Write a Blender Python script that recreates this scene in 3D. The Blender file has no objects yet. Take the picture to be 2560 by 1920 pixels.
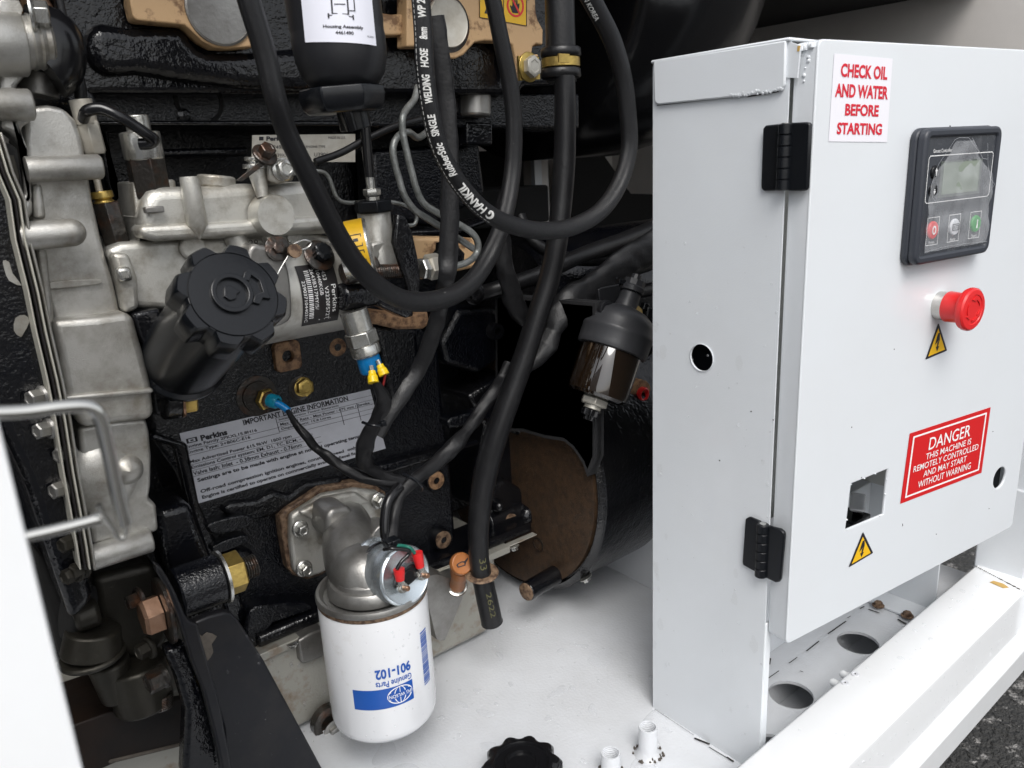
import bpy, bmesh, math, random
from mathutils import Vector as V, Matrix, noise
R0 = random.Random(7)
S = bpy.context.scene
COL = S.collection
# ------------------------------------------------------------------ camera, light, exposure
FPX = 1950.0
def unit(v): return v.normalized()
_Z = unit(V((-352, 6840, FPX)))
_X = V((2500, 670, -FPX)); _X = unit(_X - _Z * _X.dot(_Z)); _Y = _Z.cross(_X)
RW = Matrix((_X, _Y, _Z))                       # camera axes -> world axes
CAMPOS = V((0, 0, 0.6))
cd = bpy.data.cameras.new('camera'); cam = bpy.data.objects.new('camera', cd); COL.objects.link(cam)
cam.matrix_world = Matrix.Translation(CAMPOS) @ RW.to_4x4()
cd.sensor_width = 36; cd.lens = FPX / 2560 * 36; cd.clip_start = 0.01; cd.clip_end = 400
cd.dof.use_dof = True; cd.dof.focus_distance = 0.78; cd.dof.aperture_fstop = 13
S.camera = cam
w = bpy.data.worlds.new('World'); S.world = w; w.use_nodes = True
nt = w.node_tree; bg = nt.nodes['Background']
sky = nt.nodes.new('ShaderNodeTexSky'); sky.sky_type = 'NISHITA'; sky.sun_disc = False
SUN_EL, SUN_AZ = math.radians(52), math.radians(211)
sky.sun_elevation = SUN_EL; sky.sun_rotation = SUN_AZ; sky.air_density = 1.0; sky.dust_density = 3.0
hs = nt.nodes.new('ShaderNodeHueSaturation'); hs.inputs['Saturation'].default_value = 0.22
nt.links.new(sky.outputs[0], hs.inputs['Color']); nt.links.new(hs.outputs[0], bg.inputs[0])
bg.inputs[1].default_value = 0.15
sd = bpy.data.lights.new('sun', 'SUN'); sun = bpy.data.objects.new('sun', sd); COL.objects.link(sun)
sd.energy = 1.5; sd.angle = math.radians(35); sd.color = (1, 0.975, 0.94)
dv = V((math.sin(SUN_AZ) * math.cos(SUN_EL), math.cos(SUN_AZ) * math.cos(SUN_EL), math.sin(SUN_EL)))
sun.rotation_euler = dv.to_track_quat('Z', 'Y').to_euler()
S.view_settings.view_transform = 'Standard'; S.view_settings.look = 'None'; S.view_settings.gamma = 1
S.view_settings.use_curve_mapping = False
S.view_settings.exposure = 0.45
S.render.engine = 'CYCLES'
# ------------------------------------------------------------------ measuring helpers (photograph 2560 x 1920 -> planes in the place)
def ray(p):
    return (_vec(p[0]-1280, -(p[1]-960)))
def _vec(a, b): return RW @ V((a, b, -FPX))
def at(p, val, ax=1):
    d = ray(p); return CAMPOS + d * ((val - CAMPOS[ax]) / d[ax])
def atp(p, p0, n):
    d = ray(p); return CAMPOS + d * ((p0 - CAMPOS).dot(n) / d.dot(n))
def mpp(p, Y): return (Y / ray(p)[1])           # metres per photo pixel at depth plane Y
_F = {1: (0, 0, .38879), 2: (850, 0, .38879), 3: (1600, 0, .434), 4: (0, 640, .38879), 5: (850, 640, .38879),
      6: (1600, 640, .434), 7: (0, 1280, .38879), 8: (700, 1200, .434), 9: (1600, 1200, .434), 0: (0, 0, 1)}
def K(f, *pts):
    x0, y0, s = _F[f]; r = [(x0 + s * a, y0 + s * b) for a, b in pts]
    return r
def k(f, x, y): return K(f, (x, y))[0]
# ------------------------------------------------------------------ materials
MATS = {}
def mat(name, col, rough=.5, metal=0, bump=0, bscale=60, var=0, vscale=8, vcol=None, coat=0, rvar=0, btype='noise', spec=None, bdist=.001, vthr=None, trans=0, ior=None, bump2=0, b2scale=400, bstretch=None, coatrough=.05, alpha=None):
    m = bpy.data.materials.new(name); m.use_nodes = True; t = m.node_tree; b = t.nodes['Principled BSDF']
    N = t.nodes.new; L = t.links.new
    b.inputs['Base Color'].default_value = (*col, 1); b.inputs['Roughness'].default_value = rough
    b.inputs['Metallic'].default_value = metal
    if coat: b.inputs['Coat Weight'].default_value = coat; b.inputs['Coat Roughness'].default_value = coatrough
    if spec is not None: b.inputs['Specular IOR Level'].default_value = spec
    if trans: b.inputs['Transmission Weight'].default_value = trans
    if ior: b.inputs['IOR'].default_value = ior
    if alpha is not None: b.inputs['Alpha'].default_value = alpha
    tc = N('ShaderNodeTexCoord')
    if bstretch:
        mp = N('ShaderNodeMapping'); mp.inputs['Scale'].default_value = bstretch; L(tc.outputs['Object'], mp.inputs[0]); vec = mp.outputs[0]
    else: vec = tc.outputs['Object']
    if var:
        n = N('ShaderNodeTexNoise'); n.inputs['Scale'].default_value = vscale; n.inputs['Detail'].default_value = 7; n.inputs['Roughness'].default_value = .65
        L(vec, n.inputs['Vector'])
        r = N('ShaderNodeValToRGB'); a, c = vthr or (.35, .7)
        r.color_ramp.elements[0].position = a; r.color_ramp.elements[1].position = c
        r.color_ramp.elements[0].color = (0, 0, 0, 1); r.color_ramp.elements[1].color = (var, var, var, 1)
        L(n.outputs[0], r.inputs[0])
        mx = N('ShaderNodeMix'); mx.data_type = 'RGBA'; mx.inputs[6].default_value = (*col, 1)
        mx.inputs[7].default_value = (*(vcol or tuple(x * .5 for x in col)), 1)
        L(r.outputs[0], mx.inputs[0]); L(mx.outputs[2], b.inputs['Base Color'])
        if rvar:
            mr = N('ShaderNodeMapRange'); mr.inputs[3].default_value = rough; mr.inputs[4].default_value = rough + rvar
            L(r.outputs[0], mr.inputs[0]); L(mr.outputs[0], b.inputs['Roughness'])
    prev = None
    if bump:
        if btype == 'noise':
            n = N('ShaderNodeTexNoise'); n.inputs['Scale'].default_value = bscale; n.inputs['Detail'].default_value = 3; o = n.outputs[0]
        else:
            n = N('ShaderNodeTexVoronoi'); n.feature = 'SMOOTH_F1'; n.inputs['Scale'].default_value = bscale; o = n.outputs[0]
        L(vec, n.inputs['Vector'])
        bp = N('ShaderNodeBump'); bp.inputs['Strength'].default_value = bump; bp.inputs['Distance'].default_value = bdist
        L(o, bp.inputs['Height']); prev = bp
    if bump2:
        n = N('ShaderNodeTexNoise'); n.inputs['Scale'].default_value = b2scale; n.inputs['Detail'].default_value = 2; L(vec, n.inputs['Vector'])
        bp = N('ShaderNodeBump'); bp.inputs['Strength'].default_value = bump2; bp.inputs['Distance'].default_value = bdist
        L(n.outputs[0], bp.inputs['Height'])
        if prev: L(prev.outputs[0], bp.inputs['Normal'])
        prev = bp
    if prev: L(prev.outputs[0], b.inputs['Normal'])
    MATS[name] = m; return m
mat('white_paint', (.69, .72, .75), .30, bump=.16, bscale=11, bdist=.004, var=.25, vscale=5, vcol=(.62, .62, .63), coat=.3, bump2=.05, b2scale=900, vthr=(.45, .75))
mat('rail_paint', (.77, .785, .80), .22, bump=.18, bscale=18, bdist=.002, var=.3, vscale=9, vcol=(.66, .66, .65), coat=.5, vthr=(.5, .8))
mat('floor_paint', (.66, .68, .71), .12, bump=.22, bscale=9, bdist=.006, var=.45, vscale=7, vcol=(.48, .485, .49), coat=.35, rvar=.15, bump2=.1, b2scale=300)
mat('grey_wall', (.62, .59, .56), .5, bump=.1, bscale=20, var=.3, vscale=4)
mat('inner_grey', (.50, .51, .49), .5)
mat('film_edge', (.34, .35, .37), .3)
mat('dome_plastic', (.040, .041, .045), .40, bump=.2, bscale=420, bdist=.0004, spec=.5)
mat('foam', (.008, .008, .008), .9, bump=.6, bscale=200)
mat('block', (.0025, .003, .005), .10, bump=.8, bscale=460, bdist=.0011, spec=.5, bump2=.75, b2scale=150, var=.4, vscale=14, vcol=(.008, .007, .006), vthr=(.5, .75), rvar=.10)
mat('block_smooth', (.0025, .003, .005), .09, bump=.55, bscale=70, bdist=.0018, spec=.5, bump2=.35, b2scale=300, var=.5, vscale=20, vcol=(.012, .011, .010), rvar=.15)
mat('steel_black', (.006, .0065, .009), .38, bump=.12, bscale=150, var=.55, vscale=16, vcol=(.022, .020, .019), vthr=(.5, .7), rvar=-.2, spec=.35)
mat('dark_frame', (.010, .0085, .008), .5, bump=.4, bscale=80, var=.6, vscale=12, vcol=(.03, .016, .009), spec=.25)
mat('tan', (.52, .34, .18), .5, bump=.3, bscale=200, var=.85, vscale=48, vcol=(.13, .06, .025), vthr=(.53, .62))
mat('tan_dirty', (.36, .21, .11), .6, bump=.6, bscale=300, var=.9, vscale=130, vcol=(.07, .03, .015), vthr=(.42, .62))
mat('rust', (.20, .13, .08), .7, bump=.8, bscale=300, var=.95, vscale=160, vcol=(.05, .025, .014), vthr=(.42, .6))
mat('housing_plate', (.035, .035, .037), .45, bump=.6, bscale=260, bdist=.001, spec=.5)
mat('brown_plate', (.060, .033, .016), .55, bump=.9, bscale=500, var=.8, vscale=110, vcol=(.022, .013, .008), coat=.15, vthr=(.4, .65))
mat('cast_alu', (.52, .51, .48), .38, metal=.75, bump=.32, bscale=950, bdist=.0006, var=.85, vscale=24, vcol=(.20, .18, .145), rvar=.18, bump2=.2, b2scale=60, vthr=(.44, .68))
mat('pump_alu', (.56, .55, .51), .38, metal=.65, bump=.4, bscale=900, bdist=.0007, var=.8, vscale=22, vcol=(.19, .16, .115), vthr=(.47, .66), rvar=.12)
mat('dark_alu', (.36, .355, .34), .38, metal=.75, bump=.35, bscale=350, bdist=.0006, var=.75, vscale=18, vcol=(.12, .11, .10))
mat('shaded_alu', (.055, .051, .041), .42, metal=.6, bump=.5, bscale=160, var=.8, vscale=16, vcol=(.025, .022, .018))  # aluminium with the shade put into its base colour
mat('pan', (.38, .37, .33), .42, metal=.35, bump=.3, bscale=160, bdist=.001, var=.85, vscale=22, vcol=(.22, .15, .09), vthr=(.52, .66), bump2=.3, b2scale=500)
mat('zinc', (.62, .62, .60), .27, metal=.9, bump=.15, bscale=300, var=.5, vscale=60, vcol=(.32, .30, .24))
mat('zinc_pipe', (.34, .35, .34), .45, metal=.7, bump=.5, bscale=350, var=.8, vscale=70, vcol=(.13, .14, .13))
mat('switch_zinc', (.62, .68, .72), .25, metal=.85, bump=.08, bscale=200)
mat('brass', (.62, .45, .13), .32, metal=.85, bump=.2, bscale=300, var=.6, vscale=80, vcol=(.22, .13, .05))
mat('copper', (.36, .22, .15), .35, metal=.8, bump=.2, bscale=200, var=.6, vscale=60, vcol=(.2, .1, .05))
mat('rusty_steel', (.035, .031, .027), .3, metal=.5, bump=.8, bscale=260, bdist=.0012, var=.8, vscale=60, vcol=(.09, .035, .014), coat=.3, vthr=(.5, .68))
mat('chrome', (.74, .73, .69), .04, metal=1.0)
mat('gasket_line', (.62, .60, .52), .4, metal=.4)
mat('rubber', (.008, .008, .009), .36, bump=.4, bscale=320, bdist=.0006, var=.4, vscale=30, vcol=(.035, .035, .036), vthr=(.5, .8), spec=.4)
mat('rubber_gloss', (.007, .007, .008), .2, bump=.25, bscale=60, bdist=.001)
mat('hose_rib', (.007, .007, .008), .33, bump=.4, bscale=300, bdist=.0005, var=.8, vscale=190, vcol=(.16, .16, .16), vthr=(.66, .74), spec=.4)
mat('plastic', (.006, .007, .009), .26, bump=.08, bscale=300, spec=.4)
mat('plastic_matte', (.014, .0145, .017), .42, bump=.15, bscale=500, bdist=.0003, spec=.5)
mat('sleeve', (.009, .009, .010), .42, bump=.5, bscale=60, bdist=.002, spec=.3)
mat('canister', (.76, .77, .79), .20, coat=.6, bump=.04, bscale=40, var=.5, vscale=30, vcol=(.55, .53, .50), vthr=(.62, .74))
mat('blue_ink', (.006, .085, .40), .3)
mat('blue_plastic', (.0, .16, .42), .35)
mat('cyan_plastic', (.01, .30, .46), .35)
mat('red', (.66, .02, .022), .32, spec=.5)
mat('red_sign', (.60, .012, .014), .35)
mat('red_ink', (.62, .01, .03), .5)
mat('sticker', (.80, .79, .84), .45)
mat('label', (.60, .61, .66), .30, metal=.3, var=.5, vscale=30, vcol=(.45, .46, .5), bump=.15, bscale=60)
mat('paper', (.76, .77, .85), .4)
mat('white_ink', (.85, .85, .85), .5)
mat('hose_ink', (.62, .62, .60), .6)
mat('black_ink', (.015, .014, .02), .5)
mat('yellow', (.80, .47, .012), .4)
mat('yellow_sticker', (.78, .46, .02), .4, var=.3, vscale=60)
mat('yellow_conn', (.80, .55, .01), .35)
mat('orange', (.38, .14, .04), .42, bump=.15, bscale=200, var=.4, vscale=60, vcol=(.25, .08, .02))
mat('bezel', (.030, .034, .044), .42, bump=.1, bscale=400, bdist=.0003)
mat('panel_face', (.045, .05, .06), .18, coat=.6, var=.35, vscale=40, vcol=(.16, .165, .175), vthr=(.5, .62))
mat('lcd', (.24, .28, .23), .2, coat=.5)
mat('lcd_edge', (.10, .115, .105), .3)
mat('smudge', (.35, .30, .22), .6, alpha=.045)
mat('film', (.62, .64, .67), .08, alpha=.27, spec=.8)
mat('green', (.02, .30, .05), .35)
mat('grey_button', (.62, .63, .66), .4)
mat('plate_metal', (.60, .58, .52), .42, metal=.5, var=.6, vscale=40, vcol=(.30, .25, .18))
mat('name_plate_black', (.018, .016, .017), .35)
mat('amber_bowl', (.012, .007, .004), .06, coat=1.0, coatrough=.02, spec=.8)
mat('wrinkle_edge', (.02, .02, .02), .2)
mat('water', (.8, .82, .85), .04, alpha=.16, spec=1.0)
mat('water_dark', (.10, .10, .11), .04, alpha=.22, spec=1.0)
mat('dirt', (.10, .085, .07), .8, var=.6, vscale=200)
mat('crack_dark', (.02, .018, .016), .8)
mat('rust_stain', (.55, .35, .10), .5)
mat('green_wire', (.01, .14, .10), .4)
mat('red_wire', (.25, .02, .02), .4)
mat('yellow_ink', (.11, .105, .045), .6)
mat('asphalt', (.028, .027, .025), .6, bump=1.0, bscale=60, bdist=.02, var=1.0, vscale=42, vcol=(.27, .26, .25), vthr=(.56, .64), bump2=.8, b2scale=160)
def hose_rib_nodes():
    m = MATS['hose_rib']; t = m.node_tree; b = t.nodes['Principled BSDF']
    uv = t.nodes.new('ShaderNodeUVMap'); mp = t.nodes.new('ShaderNodeMapping'); mp.inputs['Scale'].default_value = (1, 1, 1)
    wv = t.nodes.new('ShaderNodeTexWave'); wv.inputs['Scale'].default_value = 105; wv.inputs['Distortion'].default_value = .6
    wv.bands_direction = 'DIAGONAL'
    bp = t.nodes.new('ShaderNodeBump'); bp.inputs['Strength'].default_value = .30; bp.inputs['Distance'].default_value = .0005
    t.links.new(uv.outputs[0], mp.inputs[0]); t.links.new(mp.outputs[0], wv.inputs[0]); t.links.new(wv.outputs[1], bp.inputs['Height'])
    old = b.inputs['Normal'].links[0].from_socket; t.links.new(old, bp.inputs['Normal']); t.links.new(bp.outputs[0], b.inputs['Normal'])
hose_rib_nodes()
# ------------------------------------------------------------------ mesh builder
def basis(n, up=V((0, 0, 1))):
    n = unit(V(n)); x = up.cross(n)
    if x.length < 1e-4: x = V((1, 0, 0))
    x = unit(x); return x, n.cross(x), n
def smooth_pts(P, sub=8, closed=False):
    P = [V(p) for p in P]; n = len(P); out = []
    rng = range(n) if closed else range(n - 1)
    g = (lambda i: P[i % n]) if closed else (lambda i: P[max(0, min(n - 1, i))])
    for i in rng:
        a, b, c, d = g(i-1), g(i), g(i+1), g(i+2)
        for s in range(sub):
            t = s / sub
            out.append(.5 * ((2*b) + (c-a)*t + (2*a-5*b+4*c-d)*t*t + (3*b-a-3*c+d)*t**3))
    if not closed: out.append(P[-1].copy())
    return out
class MB:
    TS = False
    def __init__(s, m='plastic'): s.v = []; s.f = []; s.mi = []; s.uv = {}; s.ms = []; s.m(m)
    def m(s, name):
        if name not in s.ms: s.ms.append(name)
        s.c = s.ms.index(name); return s
    def add(s, vs, fs, fn=None):
        o = len(s.v); s.v += [V(fn(v)) if fn else V(v) for v in vs]
        for f in fs: s.f.append(tuple(i + o for i in f)); s.mi.append(s.c)
        return o
    def box(s, a, b, fn=None):
        x0, y0, z0 = a; x1, y1, z1 = b
        return s.add([(x0,y0,z0),(x1,y0,z0),(x1,y1,z0),(x0,y1,z0),(x0,y0,z1),(x1,y0,z1),(x1,y1,z1),(x0,y1,z1)],
              [(0,3,2,1),(4,5,6,7),(0,1,5,4),(1,2,6,5),(2,3,7,6),(3,0,4,7)], fn)
    def prism(s, P, d):
        P = [V(p) for p in P]; n = len(P); d = V(d)
        nr = V((0, 0, 0))
        for i in range(n): nr += P[i].cross(P[(i+1) % n])
        if nr.dot(d) > 0: P = P[::-1]
        s.add(P + [p + d for p in P], [tuple(range(n)), tuple(range(2*n-1, n-1, -1))] + [(i, i+n, (i+1) % n+n, (i+1) % n) for i in range(n)])
        return s
    def slab(s, P, Y, t, rnd=0):                # outline on plane Y, thickness t backwards
        if rnd: P = [(p.x, p.y) for p in smooth_pts([V((a, b, 0)) for a, b in P], rnd, True)]
        return s.prism([at(p, Y) for p in P], (0, t, 0))
    def slabx(s, P, X, t): return s.prism([at(p, X, 0) for p in P], (t, 0, 0))
    def rings(s, rings, cap0=True, cap1=True, uv=None):
        n = len(rings[0]); o = len(s.v)
        for r in rings: s.v += r
        fi = len(s.f)
        for j in range(len(rings)-1):
            for i in range(n):
                a = o+j*n+i; b = o+j*n+(i+1) % n
                s.f.append((a, b, b+n, a+n)); s.mi.append(s.c)
                if uv: s.uv[len(s.f)-1] = [(uv[j], i/n), (uv[j], (i+1)/n), (uv[j+1], (i+1)/n), (uv[j+1], i/n)]
        if cap0: s.f.append(tuple(o+i for i in range(n-1, -1, -1))); s.mi.append(s.c)
        if cap1: s.f.append(tuple(o+(len(rings)-1)*n+i for i in range(n))); s.mi.append(s.c)
        return s
    def lathe(s, p, ax, prof, n=32, fn=None, cap0=True, cap1=True, a0=0):   # prof: (radius, height along axis)
        x, y, z = basis(ax); p = V(p); R = []
        for q in prof:
            r, h = q[0], q[1]
            R.append([p + z*h + (x*math.cos(a0+2*math.pi*i/n) + y*math.sin(a0+2*math.pi*i/n)) * (r * (fn(i/n, r, h) if fn else 1)) for i in range(n)])
        return s.rings(R, cap0, cap1)
    def cyl(s, a, b, r, r2=None, n=24):
        a = V(a); b = V(b); return s.lathe(a, b-a, [(r, 0), (r if r2 is None else r2, (b-a).length)], n)
    def hexa(s, a, ax, r, h, ch=.12): return s.lathe(a, ax, [(r, 0), (r, h*(1-ch)), (r*.88, h)], 6)
    def tube(s, P, r, n=16, sub=8, flat=None, wob=0, smooth=True, seed=0):
        if smooth: 
            rr = r if isinstance(r, (list, tuple)) else [r]*len(P)
            Q = smooth_pts([V((*p, 0)).to_3d() for p in P], sub); m_ = len(P)-1
            rad = [rr[min(m_, int(i/sub))]*(1-(i % sub)/sub) + rr[min(m_, int(i/sub)+1)]*((i % sub)/sub) for i in range(len(Q))]
        else: Q = [V(p) for p in P]; rad = [r]*len(Q) if not isinstance(r, (list, tuple)) else r
        T = [unit(Q[min(i+1, len(Q)-1)] - Q[max(i-1, 0)]) for i in range(len(Q))]
        x = basis(T[0])[0]; rings = []; L = 0; uv = []
        for i, q in enumerate(Q):
            x = unit(x - T[i]*x.dot(T[i])); y = T[i].cross(x)
            if i: L += (q-Q[i-1]).length
            uv.append(L); ring = []
            if flat:                            # flattened towards the viewer: wide axis across the line of sight
                vd = unit(q-CAMPOS); fx = unit(T[i].cross(vd)); fy = T[i].cross(fx)
            for j in range(n):
                a = 2*math.pi*j/n; k_ = rad[i]
                if wob: k_ *= 1 + wob*noise.noise(V((L*70, math.cos(a)*1.6+seed, math.sin(a)*1.6)))*1.6
                if flat: ring.append(q + fx*(math.cos(a)*k_) + fy*(math.sin(a)*k_*flat))
                else: ring.append(q + x*(math.cos(a)*k_) + y*(math.sin(a)*k_))
            rings.append(ring)
        s.rings(rings, uv=uv); s.path = (Q, T, uv, rad); return s
    def curvemesh(s, loops, w0, w1, fn, bevel=0):
        c = bpy.data.curves.new('t', 'CURVE'); c.dimensions = '2D'; c.fill_mode = 'BOTH'; c.extrude = (w1-w0)/2 - bevel
        c.bevel_depth = bevel; c.bevel_resolution = 1; c.offset = -bevel
        for lp in loops:
            sp = c.splines.new('POLY'); sp.points.add(len(lp)-1); sp.use_cyclic_u = True
            for q, p in zip(sp.points, lp): q.co = (p[0], p[1], 0, 1)
        o = bpy.data.objects.new('t', c); me = o.to_mesh(); mid = (w0+w1)/2
        s.add([(v.co.x, v.co.y, v.co.z+mid) for v in me.vertices], [tuple(f.vertices) for f in me.polygons], fn)
        o.to_mesh_clear(); bpy.data.objects.remove(o); bpy.data.curves.remove(c); return s
    def text(s, txt, box, fn, bold=0, shear=0, align='C', keep=False, w=0.0002, res=3):   # fits txt into box=(u0,v0,u1,v1) and lays it on fn(u,v,w)
        c = bpy.data.curves.new('t', 'FONT'); c.body = txt; c.size = 1; c.offset = bold; c.shear = shear; c.resolution_u = res; c.extrude = 0
        o = bpy.data.objects.new('t', c); me = o.to_mesh(); bm = bmesh.new(); bm.from_mesh(me); bmesh.ops.triangulate(bm, faces=bm.faces)
        for _i in range(3 if MB.TS else 0):
            le = [e for e in bm.edges if e.calc_length() > .16]
            if le: bmesh.ops.subdivide_edges(bm, edges=le, cuts=1); bmesh.ops.triangulate(bm, faces=bm.faces)
        bm.verts.ensure_lookup_table(); bm.verts.index_update(); vs = [v.co.copy() for v in bm.verts]; fcs = [tuple(v.index for v in f.verts) for f in bm.faces]; bm.free()
        if vs:
            x0 = min(v.x for v in vs); x1 = max(v.x for v in vs); y0 = min(v.y for v in vs); y1 = max(v.y for v in vs)
            u0, v0, u1, v1 = box; sx = (u1-u0)/(x1-x0); sy = (v1-v0)/(y1-y0)
            if keep: sx = sy*keep
            ou = u0 if align == 'L' or not keep else (u0+u1)/2 - sx*(x1-x0)/2
            s.add([(ou+(v.x-x0)*sx, v0+(v.y-y0)*sy, w) for v in vs], fcs, fn)
        o.to_mesh_clear(); bpy.data.objects.remove(o); bpy.data.curves.remove(c); return s
    def strip(s, pts, wd, fn, w=0.0002, closed=False):      # a line of given width on fn(u,v,w)
        P = [V((p[0], p[1], 0)) for p in pts]; n = len(P)
        for i in range(n if closed else n-1):
            a, b = P[i], P[(i+1) % n]; d = unit(b-a)*wd/2; q = V((-d.y, d.x, 0))
            s.add([a-d+q, b+d+q, b+d-q, a-d-q], [(0, 3, 2, 1)], lambda v: fn((v[0], v[1], w)))
        return s
    def bolt(s, p, r, h, ax=(0, -1, 0), wr=1.55, wm=None, hm=None):
        ax = unit(V(ax)); p = V(p)
        if wm: s.m(wm)
        s.lathe(p, ax, [(r*wr, 0), (r*wr, h*.16), (r*wr*.82, h*.28)], 24)
        if hm: s.m(hm)
        s.lathe(p+ax*h*.2, ax, [(r, 0), (r, h*.72), (r*.85, h*.8), (r*.6, h*.82), (r*.55, h*.76)], 6, a0=R0.random()*6)
        return s
    def build(s, name, parent=None, bevel=0, seg=2, sharp=35, label=None):
        me = bpy.data.meshes.new(name); o = bpy.data.objects.new(name, me)
        org = V((0, 0, 0))
        if parent is not None: org = V(parent['_o'])
        me.from_pydata([v-org for v in s.v], [], s.f); me.update()
        for n_ in s.ms: me.materials.append(MATS[n_])
        me.polygons.foreach_set('material_index', s.mi)
        if s.uv:
            l = me.uv_layers.new(name='UVMap')
            for fi, uvs in s.uv.items():
                p = me.polygons[fi]
                for li, u in zip(p.loop_indices, uvs): l.data[li].uv = u
        me.shade_smooth(); me.set_sharp_from_angle(angle=math.radians(sharp))
        COL.objects.link(o)
        if parent is not None: o.parent = parent
        o['_o'] = tuple(org)
        if bevel:
            b = o.modifiers.new('bevel', 'BEVEL'); b.width = bevel; b.segments = seg; b.limit_method = 'ANGLE'; b.angle_limit = math.radians(38); b.harden_normals = False
        if label: o['label'] = label
        return o
def thing(name, label, cat, loc=(0, 0, 0), group=None):
    o = bpy.data.objects.new(name, None); o.empty_display_size = .02; COL.objects.link(o); o.location = V(loc); o['_o'] = tuple(loc)
    o['label'] = label; o['category'] = cat
    if group: o['group'] = group
    return o
def tag(o, label, cat, group=None, kind=None):
    if label: o['label'] = label
    if cat: o['category'] = cat
    if group: o['group'] = group
    if kind: o['kind'] = kind
    return o
def circ(c, r, n=32, ry=None): return [(c[0]+r*math.cos(2*math.pi*i/n), c[1]+(ry or r)*math.sin(2*math.pi*i/n)) for i in range(n)]
def rrect(u0, v0, u1, v1, r, n=5):
    out = []
    for cx, cy, a in ((u1-r, v0+r, -90), (u1-r, v1-r, 0), (u0+r, v1-r, 90), (u0+r, v0+r, 180)):
        for i in range(n+1):
            t = math.radians(a+90*i/n); out.append((cx+r*math.cos(t), cy+r*math.sin(t)))
    return out
def facefn(o, ex, ey): 
    o = V(o); ex = unit(V(ex)); ey = unit(V(ey)); ez = ex.cross(ey)
    return lambda v: o + ex*v[0] + ey*v[1] + ez*v[2]
def quadfn(q, lift=0.0003):
    # bilinear quad (bottom-left, bottom-right, top-right, top-left), u,v in 0..1, w along the normal
    a, b, c, d = [V(x) for x in q]; n = unit((b-a).cross(d-a))
    return lambda v: (a*(1-v[0])+b*v[0])*(1-v[1]) + (d*(1-v[0])+c*v[0])*v[1] + n*(v[2]+lift)
# ================================================================== SETTING
g = MB('asphalt'); g.box((-60, -60, -.36), (60, 60, -.34)); tag(g.build('ground'), 'dark speckled wet ground below the frame rail', 'ground', kind='structure')
# ---- enclosure
enc = thing('generator_enclosure', 'white sheet steel generator enclosure with raised front rail and wet floor', 'enclosure', (.5, .6, 0))
fl = MB('floor_paint')
h1 = at(k(9, 1255, 935), 0, 2); h2 = at(k(9, 870, 1235), 0, 2); h3 = at(k(9, 770, 1470), 0, 2)
ZF = 0
fl.curvemesh([[(-.6, .345), (1.12, .345), (1.12, 1.5), (-.6, 1.5)], circ((h1.x, h1.y), .0245), circ((h2.x, h2.y), .0245), circ((h3.x-.01, h3.y-.004), .012)], -.004, 0, lambda v: (v[0], v[1], v[2]), 0)
fl.build('floor_tray', enc)
b = MB('floor_paint'); b.box((.5, .34, -.060), (1.12, .5, -.056)); b.box((.80, .345, -.056), (.83, .5, -.030)); b.box((.5, .44, -.056), (1.12, .445, -.006)); b.build('lower_channel', enc)
# joint line with dark gaps
b = MB('crack_dark')
for a, c, wd in (((735, 1145), (800, 1100), 5), ((860, 1055), (905, 1022), 5), ((960, 985), (1030, 930), 7), ((1085, 885), (1185, 815), 8), ((1195, 795), (1212, 785), 4), ((745, 1060), (750, 1030), 10), ((1320, 745), (1375, 765), 8), ((1490, 805), (1530, 828), 12), ((320, 1490), (395, 1520), 11), ((400, 1540), (520, 1612), 4), ((85, 1320), (310, 1470), 2), ((505, 1600), (535, 1620), 9), ((1270, 740), (1290, 730), 8), ((925, 1100), (938, 1106), 4)):
    p = at(k(9, *a), .0012, 2); q = at(k(9, *c), .0012, 2)
    b.strip([(p.x, p.y), (q.x, q.y)], wd*.00022, lambda v: (v[0], v[1], .0012+v[2]))
b.build('weld_gap', enc)
# front rail
r = MB('rail_paint')
sec = [(.350, -.004), (.350, .044), (.346, .0495), (.340, .0503), (.288, .0503), (.281, .0475), (.280, .043), (.280, -.012), (.279, -.018), (.272, -.020), (.268, -.025), (.268, -.060), (.300, -.060), (.300, -.004)]
xs = [.30, .50, .58, .66, .8, .95, 1.062]
rg = []
for X in xs: rg.append([V((X, y, z)) for y, z in sec])
r.rings(rg); r.build('front_rail', enc, .0012)
b = MB('rail_paint')
for q in ((1165, 1085), (1108, 1135)):
    p = at(k(9, *q), .36); p = V((p.x, .351, .036)); b.lathe(p, (0, 1, 0), [(.0045, 0), (.0045, .008), (.003, .0105)], 16)
b.build('rivet', enc)
b = MB('grey_button')
for q in ((1182, 1168), (1240, 1118)):
    p = at(k(9, *q), .0505, 2); b.lathe(p, (0, 0, 1), [(.0042, 0), (.0040, .0006), (.0026, .0006), (.0026, .0001)], 24, cap0=False)
    b.m('crack_dark').lathe(p, (0, 0, 1), [(.0007, 0), (.0007, .0009)], 8).m('grey_button')
b.build('rivet_head', enc)
# corner post on the right
b = MB('white_paint'); b.box((1.062, .262, -.06), (1.17, .35, .83)); b.box((1.058, .2905, .0), (1.062, .35, .17))
b.build('corner_post', enc, .004)
b = MB('rust_stain'); p = at(k(9, 2065, 598), .0512, 2)
b.curvemesh([[(p.x-.006, p.y-.008), (p.x+.0, p.y-.012), (p.x+.005, p.y-.004), (p.x+.004, p.y+.007), (p.x-.003, p.y+.009)]], 0, .0004, lambda v: (v[0], v[1], .0508+v[2])); b.build('rust_spot', enc)
b = MB('dirt')
for i in range(26):
    t = i/25; p = at(k(9, 1940+t*270, 500+t*140), .0508, 2); b.lathe(p, (0, 0, 1), [(.0006+R0.random()*.0012, 0), (.0004, .0006)], 7)
b.build('weld_speckle', enc)
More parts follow.
